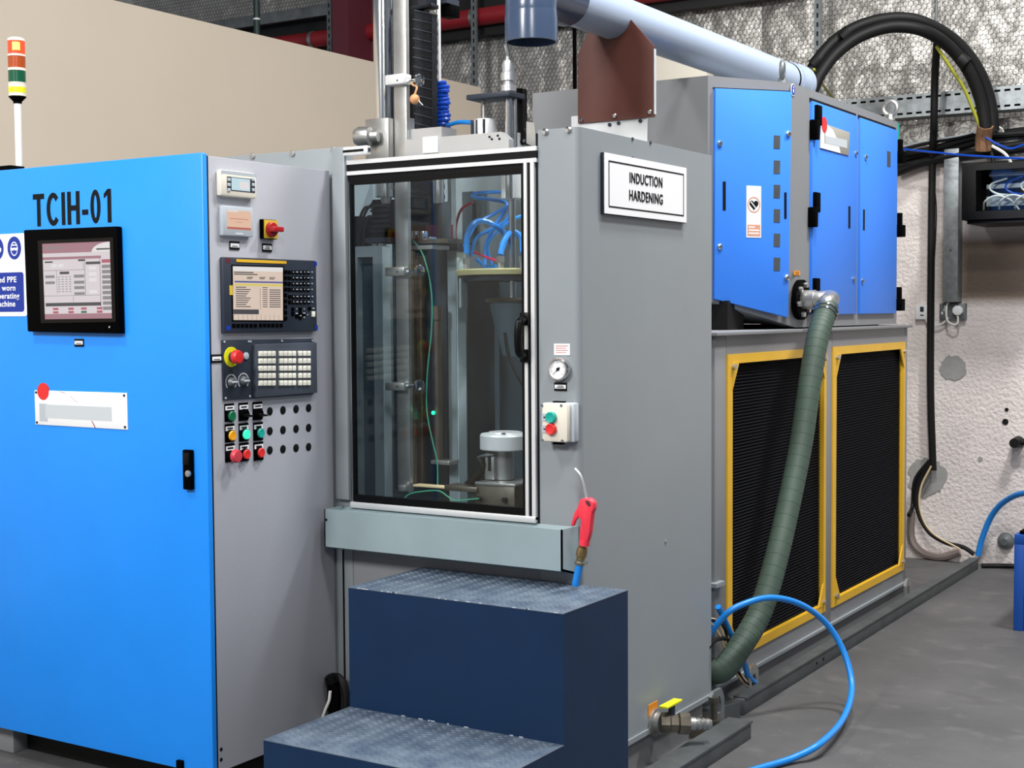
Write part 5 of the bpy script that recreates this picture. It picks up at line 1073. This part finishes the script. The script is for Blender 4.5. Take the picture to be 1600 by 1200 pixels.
# small beige controller
d_ = part(pr(MB(), (336.5, 265), (393.5, 311.5), .022, 0, .007), 'temperature_controller', 'cream', t, 'cream controller with a small lit display')
part(pr(MB(), (346, 276), (390, 302), .0235, .02, .001), 'bezel', 'slate', d_); part(pr(MB(), (352.5, 278), (381.5, 300), .0245, .02), 'display', 'scr_lcd', d_)
part(pr(MB(), (365, 284), (380, 297), .025, .0245), 'display_graph', 'scr_white', d_)
for px in (346.5, 384.3):
    for k in range(3): part(pr(MB(), (px, 278.5+8*k), (px+4.4, 284+8*k), .0255, .02, .001), 'key', 'hgrey', d_)
part(pr(MB(), (337.5, 271.5), (392.5, 272.5), .0224, .0218), 'joint_line', 'hgrey', d_)
# small HMI
d_ = part(pr(MB(), (341, 321), (389.5, 371), .018, 0, .004), 'touch_panel', 'hgrey', t, 'grey touch panel with an orange lit message')
part(pr(MB(), (347.5, 328), (385.3, 360.5), .0185, .016), 'screen', 'scr_orange', d_); q = MB(); pr(q, (348, 328.5), (365, 332), .0188, .0185); part(q, 'screen_white_band', 'scr_white', d_); part(pr(MB(), (348, 354.5), (385, 360), .0188, .0185), 'screen_red_band', 'scr_red', d_)
q = MB()
for a, b, z in ((357, 374, 337.5), (352, 381, 342), (360, 372, 347)): pr(q, (a, z), (b, z+1.3), .0189, .0185)
part(q, 'screen_text', 'scr_red', d_); part(pr(MB(), (361, 364), (373, 368), .0186, .017, .0005), 'name_strip', 'smudge', d_)
p = pq(391.8, 335); part(MB().lathe(p, NX, [(0, .0055), (.004, .0055), (.006, .003)], 12), 'small_red_button', 'dred', t)
# isolator
d_ = part(pr(MB(), (405, 342.5), (428, 374.5), .014, 0, .002), 'main_switch', 'black', t, 'red rotary main switch on a yellow plate'); part(pr(MB(), (406.5, 343.5), (428, 373.5), .017, .012), 'yellow_plate', 'ylabel', d_)
c = pq(416.5, 359)+NX*.017; part(MB().lathe(c, NX, [(0, .0235), (.010, .023), (.012, .020), (.014, .020)], 26), 'rotor', 'dred', d_)
part(MB().box(c.x+.012, c.x+.036, c.y-.023, c.y+.023, c.z-.008, c.z+.008, .003), 'grip', 'dred', d_)
label_plate(t, (358, 376.5), (373.5, 390.5), 0, XP, NX, 1); label_plate(t, (409, 380), (424, 394), 0, XP, NX, 2)
# CNC display unit
d_ = part(pr(MB(), (342.5, 401.5), (490, 517.5), .016, 0, .004), 'display_unit', 'slate', t, 'dark display unit with pale lit screen and keypad')
qa, qb, qc, qd = [PX(px, py, XP+.016) for px, py in ((363.5, 416), (441.5, 418), (441.8, 500.5), (364.5, 500))]
QS = [qa, qb, qc, qd]
part(pane(MB(), QS, -.03, -.03, 1.03, 1.03, NX, .0006, 0), 'screen_edge', 'gloss', d_)
part(pane(MB(), QS, 0, 0, 1, 1, NX, .001, 0), 'screen', 'scr_peach', d_)
q = MB(); pane(q, QS, 0, 0, 1, .085, NX, .0014, .001); part(q, 'screen_title', 'scr_white', d_)
q = MB(); pane(q, QS, .03, .27, 1, .30, NX, .0014, .001); part(q, 'screen_blue_bar', 'scr_blue', d_); q = MB(); pane(q, QS, .03, .32, 1, .36, NX, .0014, .001); part(q, 'screen_yellow_bar', 'scr_yel', d_)
q = MB()
for k in range(2): pane(q, QS, .02, .10+.035*k, .40+.08*k, .12+.035*k, NX, .0014, .001)
for k in range(10):
    v = .38+.04*k; pane(q, QS, .05, v, .25+.09*((k*7) % 4)/3, v+.017, NX, .0014, .001); pane(q, QS, .58, v, .68, v+.014, NX, .0014, .001)
    if k: pane(q, QS, .72, v, .95, v+.017, NX, .0014, .001)
for u in (.27, .52, .72): pane(q, QS, u, .19, u+.12, .205, NX, .0014, .001); pane(q, QS, u, .215, u+.1, .23, NX, .0014, .001)
pane(q, QS, .53, .4, .534, .8, NX, .0014, .001); pane(q, QS, 0, .80, .5, .89, NX, .0014, .001)
part(q, 'screen_text', 'scr_dark', d_)
q = MB()
for k in range(11): pane(q, QS, .09*k+.005, .90, .09*k+.008, 1, NX, .0014, .001)
part(q, 'softkey_ticks', 'scr_dark', d_)
part(pr(MB(), (363, 405), (441, 412.5), .018, .014), 'yellow_strip', 'yellow', d_); part(pr(MB(), (372, 402.3), (425, 404.4), .0175, .014), 'bright_label', 'wprint', d_)
part(pr(MB(), (352, 446), (357, 461), .018, .014), 'yellow_label', 'ylabel', d_); part(pr(MB(), (346, 403), (354, 411), .0166, .014), 'corner_label', 'maroon', d_)
for a, b in (((347, 509), (354, 516)), ((486, 508), (490.5, 516)), ((484, 409), (489, 416))): part(pr(MB(), a, b, .0168, .014), 'film_corner', 'bluesign', d_)
K0 = pq(450, 430)
def keyset(first, spots, par, name):
    p0 = spots[0]; c0 = PX(*p0, XP)
    for p in spots[1:]:
        c = PX(*p, XP); again(first, (0, c.y-c0.y, c.z-c0.z), par)
spots = [(451.5+5.9*c_, 425.5+9*r) for r in range(4) for c_ in range(6)]+[(452+5.9*c_, 463.5+8.5*r) for r in range(2) for c_ in range(6)]+[(457, 483), (457, 490), (463, 493.5), (468.5, 483), (468.5, 489.5), (468.5, 496), (474, 492), (483, 482)]+[(445.8, 425+9*r) for r in range(9)]+[(365.5+6.7*k, 508.5) for k in range(6)]+[(407+6.4*k, 508) for k in range(6)]
a_ = PX(spots[0][0]-2.2, spots[0][1]-3, XP+.016); b_ = PX(spots[0][0]+2.2, spots[0][1]+3, XP+.016)
k1 = part(MB().box(XP+.014, XP+.0185, a_.y, b_.y, b_.z, a_.z), 'key', 'black', d_); keyset(k1, spots, d_, 'key')
q = MB()
for i, (px, py) in enumerate(spots[:44]): 
    w_ = .8+.5*((i*5) % 3); pr(q, (px-w_, py-1.2), (px+w_*.8, py+.6), .0189, .0184)
part(q, 'key_legends', 'hgrey', d_, stuff=True); part(pr(MB(), (480.5, 486.5), (485.5, 495), .020, .014, .001), 'white_key', 'key', d_)
# operator keypad plate
o_ = [pq(345, 531), pq(488, 529), pq(488, 616), pq(347.5, 626)]
d_ = part(MB().slab(o_, NX, .006, 0, .001), 'operator_plate', 'slate', t, 'dark operator plate with ivory keys and rotary dials')
part(pr(MB(), (391.5, 538), (489, 613.5), .020, .004, .003), 'keypad', 'slate2', d_)
xk_ = XP+.020
def kq(px, py): return PX(px, py, xk_)
spots = [(px, py+dy) for r in range(5) for (px, py, dy) in [(x, 552.8+11.5*r-.6*(x-400)/80*.8, 0) for x in (406, 412.5, 419.5, 426.3, 438, 444.6, 451.5, 458.2, 467.5, 474.5, 481.2)]]
a_, b_ = kq(spots[0][0]-2.7, spots[0][1]-4.1), kq(spots[0][0]+2.7, spots[0][1]+3.7)
k1 = part(MB().box(xk_-.002, xk_+.006, a_.y, b_.y, b_.z, a_.z, .0012), 'key', 'key', d_)
c0 = kq(*spots[0])
for p in spots[1:]: c = kq(*p); again(k1, (0, c.y-c0.y, c.z-c0.z), d_)
q = MB()
for i, p in enumerate(spots):
    c = kq(*p)+NX*.006; w_ = .003+.002*((i*7) % 3)/2
    if (i*5) % 7 != 3: q.box(c.x-.0002, c.x+.0003, c.y-w_*.5, c.y+w_*.5, c.z-.001, c.z+.002)
part(q, 'key_legends', 'smudge', d_, stuff=True)
for p in ((348, 534), (386, 533.5), (389, 533.5), (438, 532.5), (485.5, 532), (350, 622), (388, 619), (486, 612)): c = pq(*p)+NX*.006; part(MB().cyl(c, c+NX*.002, .0035, n=8), 'screw', 'hgrey', d_)
def dev(px, py, x=XP): return PX(px, py, x)
c = dev(358.6, 557.6)+NX*.006; e_ = part(MB().lathe(c, NX, [(0, .0305), (.003, .0305)], 30), 'yellow_ring', 'acid', d_)
part(MB().lathe(c+NX*.003, NX, [(0, .015), (.02, .014)], 20), 'stop_stem', 'slate', d_); part(MB().lathe(c+NX*.014, NX, [(0, .016), (.004, .021), (.015, .021), (.021, .018), (.022, .009)], 26), 'stop_button', 'red', d_, 'red mushroom stop button')
c = dev(381.5, 556)+NX*.006; part(MB().lathe(c, NX, [(0, .011), (.004, .011), (.006, .006)], 16), 'key_switch', 'hgrey', d_)
q = MB()
for (px, py) in ((358.7, 597), (378, 595)):
    c = dev(px, py)+NX*.006
    kn = part(MB().lathe(c, NX, [(0, .0150), (.004, .0145), (.010, .011), (.014, .010)], 24), 'rotary_dial', 'darkgalv', d_); part(MB().box(c.x+.010, c.x+.018, c.y-.010, c.y+.012, c.z-.003, c.z+.003, .002), 'dial_grip', 'hgrey', d_)
    for k in range(22):
        a = math.radians(-40+260*k/21); d = V((0, math.cos(a), math.sin(a))); s_ = V((0, -d.z, d.y)); q.slab([c+d*.025+s_*.0009, c+d*.025-s_*.0009, c+d*.0205-s_*.0009, c+d*.0205+s_*.0009], NX, .0005, 0)
part(q, 'dial_marks', 'wprint', d_, stuff=True)
label_plate(t, (329.5, 554), (345.5, 566.5), 0, XP, NX, 1)
# push buttons with legend plates
def button(px, py, kind, mt, row, lab):
    x0, x1 = px-7.5, px+7.5; top = {0: 631, 1: 663, 2: 694}[row]+(358-px)*.06
    h_ = part(pr(MB(), (x0, top), (x1, top+27), .004, 0, .001), 'legend_plate', 'black', t)
    c = dev(px, py)+NX*.004
    part(pr(MB(), (x0+.6, top+3.6), (x1-.8, top+9), .0045, .003), 'legend_strip', 'wprint', h_); part(pr(MB(), (x0+3, top+5.5), (x1-3, top+6.8), .0049, .0045), 'legend_text', 'ink', h_)
    if kind == 'push': part(MB().lathe(c, NX, [(0, .0185), (.005, .0185), (.007, .017), (.008, .015)], 22), 'bezel_ring', 'black', h_); part(MB().lathe(c+NX*.004, NX, [(0, .0152), (.008, .0152), (.010, .013), (.0095, .011)], 22), 'push_button', mt, h_, lab)
    elif kind == 'sel': part(MB().lathe(c, NX, [(0, .0185), (.009, .017), (.010, .014)], 22), 'bezel_ring', 'black', h_); part(MB().hexa([c+V((.008, -.014, .004)), c+V((.008, .016, -.002)), c+V((.008, .017, -.009)), c+V((.008, -.012, -.006))], [c+V((.022, -.010, .004)), c+V((.024, .020, -.002)), c+V((.024, .021, -.007)), c+V((.022, -.009, -.004))], .002), 'selector_lever', 'gloss', h_)
    else: part(MB().lathe(c, NX, [(0, .017), (.012, .014), (.016, .013)], 22), 'stem', 'black', h_); part(MB().lathe(c+NX*.014, NX, [(0, .014), (.004, .0205), (.013, .0205), (.019, .017), (.020, .008)], 26), 'mushroom_head', mt, h_, lab)
button(357.5, 650, 'push', 'emgreen', 0, 'dark green button'); button(379.5, 648, 'sel', None, 0, None); button(401.5, 647, 'sel', None, 0, None)
button(358, 680.5, 'push', 'amber', 1, 'amber button'); button(380, 678.5, 'push', 'greenlit', 1, 'lit green button'); button(402.5, 676.5, 'push', 'teallens', 1, 'teal button')
button(358.5, 712, 'mush', 'mush', 2, 'faded red mushroom button'); button(380.5, 709.5, 'push', 'red', 2, 'red button'); button(403, 707, 'push', 'red', 2, 'red button')
for px in (421.4, 442, 462.4, 482):
    for py in (642.6, 673.5, 703.5):
        c = dev(px, py-(px-421.4)*.085); part(MB().lathe(c, NX, [(-.001, .0132), (.0012, .0132), (.0018, .012)], 20), 'hole_plug', 'ink', t)
for px, py in ((345.5, 1171), (345.5, 1187)): c = dev(px, py); part(MB().cyl(c-NX*.001, c+NX*.001, .006, n=10), 'drill_hole', 'ink', t)
# signal tower on the cabinet roof
y_ = YD+.15; c = PY(29, 255, y_); zr = zT-.004; p1, p2 = PY(24.6, 70, y_), c
ax = (PY(28, 150, y_)-PY(28.8, 255, y_)); ax = V((0, 0, 1))
x_ = PY(27.5, 160, y_).x
t = thing('signal_tower', 'red, amber and green signal tower on a white pole above blue cabinet', 'lamp', (x_, y_, zr))
Z = lambda py: PY(26, py, y_).z
part(MB().lathe((x_, y_, zr), (0, 0, 1), [(0, .030), (.012, .030), (.02, .012)], 18), 'pole_base', 'black', t)
part(MB().cyl((x_, y_, zr+.01), (x_, y_, Z(160)), .0115, n=18), 'pole', 'white', t)
part(MB().lathe((x_, y_, Z(162)), (0, 0, 1), [(0, .014), (.006, .014), (Z(152)-Z(162), .029), (Z(151)-Z(162), .029)], 24), 'socket', 'black', t)
part(MB().cyl((x_, y_, Z(151)), (x_, y_, Z(131)), .0285, n=24), 'base_drum', 'cream', t)
part(MB().lathe((x_, y_, Z(146)), (0, 0, 1), [(0, .0288), (Z(137)-Z(146), .0288)], 24, False), 'yellow_label', 'acid', t)
for a, b, mt, nm in ((129.5, 111, 'sgreen', 'green_lens'), (107, 88.5, 'samber', 'amber_lens'), (85.5, 64.5, 'sredlit', 'red_lens')): part(MB().cyl((x_, y_, Z(a)), (x_, y_, Z(b)), .0285, n=24), nm, mt, t)
part(MB().cyl((x_+.0155, y_-.0131, Z(80)), (x_+.0155, y_-.0131, Z(68)), .0135, n=14), 'lit_core', 'slamp', t)
for a, b in ((131, 129.5), (111, 107), (88.5, 85.5)): part(MB().cyl((x_, y_, Z(a)), (x_, y_, Z(b)), .0295, n=24), 'spacer_ring', 'cream', t)
part(MB().lathe((x_, y_, Z(64.5)), (0, 0, 1), [(0, .0295), (.008, .028), (.012, .02)], 24), 'top_cap', 'cream', t)
p = PY(3, 262, YD+.06); solo(MB().box(p.x-.15, PY(16, 262, YD+.06).x, YD+.06, YD+.12, zT-.004, PY(3, 259, YD+.06).z, .003), 'cable_entry', 'black', 'black cable entry strip on the cabinet roof at left edge', 'strip')

# ================================================================== step stool
sx0, sx1 = -2.648, -1.907; sy0, sy1, sy2 = 2.925, 3.308, YF-.006; h1, h2 = .318, .680
t = thing('step_stool', 'navy blue two tread steel step unit standing before the machine', 'steps', ((sx0+sx1)/2, 3.3, 0))
sec = [(sy0, 0), (sy0, h1-.003), (sy1, h1-.003), (sy1, h2-.003), (sy2-.10, h2-.003), (sy2-.10, 0)]
sec = [(sy0, 0), (sy0, h1-.003), (sy1, h1-.003), (sy1, h2-.003), (sy2, h2-.003), (sy2, 0)]
part(MB().hexa([(sx0, y, z) for y, z in sec], [(sx0+.004, y, z) for y, z in sec]), 'side_cheek', 'navy', t)
part(MB().hexa([(sx1-.004, y, z) for y, z in sec], [(sx1, y, z) for y, z in sec]), 'side_cheek', 'navy', t)
part(MB().box(sx0+.004, sx1-.004, sy0, sy0+.004, 0, h1-.003), 'riser', 'navy', t); part(MB().box(sx0+.004, sx1-.004, sy1, sy1+.004, h1-.003, h2-.003), 'riser', 'navy', t)
rnd = random.Random(4)
for (a, b, z) in ((sy0, sy1, h1), (sy1, sy2, h2)):
    tr_ = part(MB().box(sx0-.001, sx1+.001, a-.001, b, z-.003, z, .001), 'tread', 'tread', t)
    q = MB(); i = 0; y = a+.012
    while y < b-.008:
        x = sx0+.012+(.012 if i % 2 else 0); j = 0
        while x < sx1-.012:
            s_ = 1 if (i+j) % 2 else -1; L = .0085; w_ = .0022; d = V((L*.7, L*.7*s_, 0)); n_ = V((-.7*s_*w_, .7*w_, 0)); c = V((x, y, z-.0002))
            q.hexa([c-d, c-n_*1.0, c+d, c+n_*1.0], [c-d*.6+V((0, 0, .0016)), c-n_*.5+V((0, 0, .0016)), c+d*.6+V((0, 0, .0016)), c+n_*.5+V((0, 0, .0016))]); x += .024; j += 1
        y += .012; i += 1
    part(q, 'tread_pattern', 'tread', tr_, stuff=True)
# worn paint chips along the edges
q = MB()
for k in range(26):
    x = rnd.uniform(sx0, sx1); r = rnd.uniform(.002, .005); e = rnd.choice(((sy1, h1+.001), (sy1-.001, h2), (sy1-.001, h2)))
    q.box(x, x+r*3, e[0]-.001, e[0]+.001, e[1]-.001, e[1]+.001)
part(q, 'worn_edges', 'hgrey', t, stuff=True)
# black cable hose at the foot of the cabinet
y_ = YF-.05
t = thing('conduit_end', 'black conduit loop with white cord between cabinet and navy steps', 'cable', PY(525, 1110, y_))
part(MB().tube(pts([(516, 1110, y_), (516, 1082, y_), (519, 1063, y_), (527, 1058, y_), (537, 1070, y_), (541, 1095, y_), (536, 1125, y_), (528, 1160, y_)]), .014, 10), 'conduit', 'rubber', t)
part(MB().tube(pts([(522, 1120, y_-.02), (524, 1092, y_-.02), (521, 1072, y_-.02), (518, 1060, y_-.02)]), .020, 10), 'boot', 'black', t)
part(MB().lathe(PY(519, 1062, y_-.02), (-.3, -.2, 1), [(-.01, .024), (.015, .022), (.02, .012)], 14), 'gland', 'gloss', t)
part(MB().tube(pts([(516, 1080, y_-.05), (514, 1095, y_-.05), (508, 1110, y_-.05), (503, 1125, y_-.05), (496, 1150, y_-.06)]), .005, 8), 'white_cord', 'wirewhite', t)
# air gun hanging on the trough end
y_ = YF-.085
G = lambda px, py, d=0: PY(px, py, y_+d)
t = thing('air_gun', 'red air blow gun with bent steel nozzle hung on the drip trough', 'tool', G(908, 905))
def flat(mb, lst, d0, d1, bev): return mb.hexa([G(*p)+V((0, d0, 0)) for p in lst], [G(*p)+V((0, d1, 0)) for p in lst], bev)
part(flat(MB(), [(908.5, 780), (915, 777.5), (925, 778.5), (930.5, 785), (930, 796), (927.5, 800), (924, 830), (920.5, 845), (907, 843), (909, 826), (910.5, 812), (904.5, 806), (904, 795)], -.012, .012, .004), 'gun_body', 'gunred', t)
part(flat(MB(), [(905, 791), (910, 799), (907, 806), (901, 812), (897, 822), (893, 821.5), (895.5, 812), (899, 800)], -.007, .007, .003), 'trigger', 'gunred', t)
part(flat(MB(), [(917.5, 781.5), (923.5, 782), (926.5, 788), (924, 791.5), (919.5, 787)], -.0128, .0128, 0), 'hook_hole', 'maroon', t)
part(MB().cyl(G(914, 843), G(912.5, 852), .0155, n=16), 'collar', 'gunred', t)
part(MB().tube(pts([(916.5, 779, y_), (912, 757, y_), (908.5, 746, y_), (904, 739, y_), (898, 732.5, y_)]), .0042, 10), 'nozzle', 'alu', t)
ax = G(907, 875)-G(911, 852)
part(MB().lathe(G(911, 851), ax, [(0, .008), (.006, .008), (.008, .014), (.022, .0165), (.034, .0165), (.036, .013), (.05, .012), (.052, .015), (.06, .015)], 16), 'coupling', 'brass', t)
part(MB().tube(pts([(907.5, 874, y_), (904, 890, y_+.002), (900, 909, y_+.004), (899.5, 914, y_+.006)]), .0115, 12), 'hose', 'bluehose', t)
part(MB().torus(G(906.5, 878), ax, .0125, .003, 18, 6).box(G(906.5, 878).x+.01, G(906.5, 878).x+.024, y_-.006, y_+.002, G(906.5, 878).z-.004, G(906.5, 878).z+.004), 'hose_clip', 'darkgalv', t)

# repeats carry a group
GROUPS = {'earth_cable': 'earth cables by the cable arch', 'network_cable': 'thin blue network cables on the wall', 'logo_plate': 'logo plates on the blue doors', 'floor_trunking': 'steel trunking pieces on the floor',
          'support_rod': 'thin rods in front of the foil', 'rack_feed': 'short cables entering the server rack', 'earth_wire': 'green wires inside the machine', 'wall_socket': 'wall sockets'}
for o in S.objects:
    k_ = o.name.split('.')[0]
    if o.parent is None and k_ in GROUPS and 'label' in o: o['group'] = GROUPS[k_]
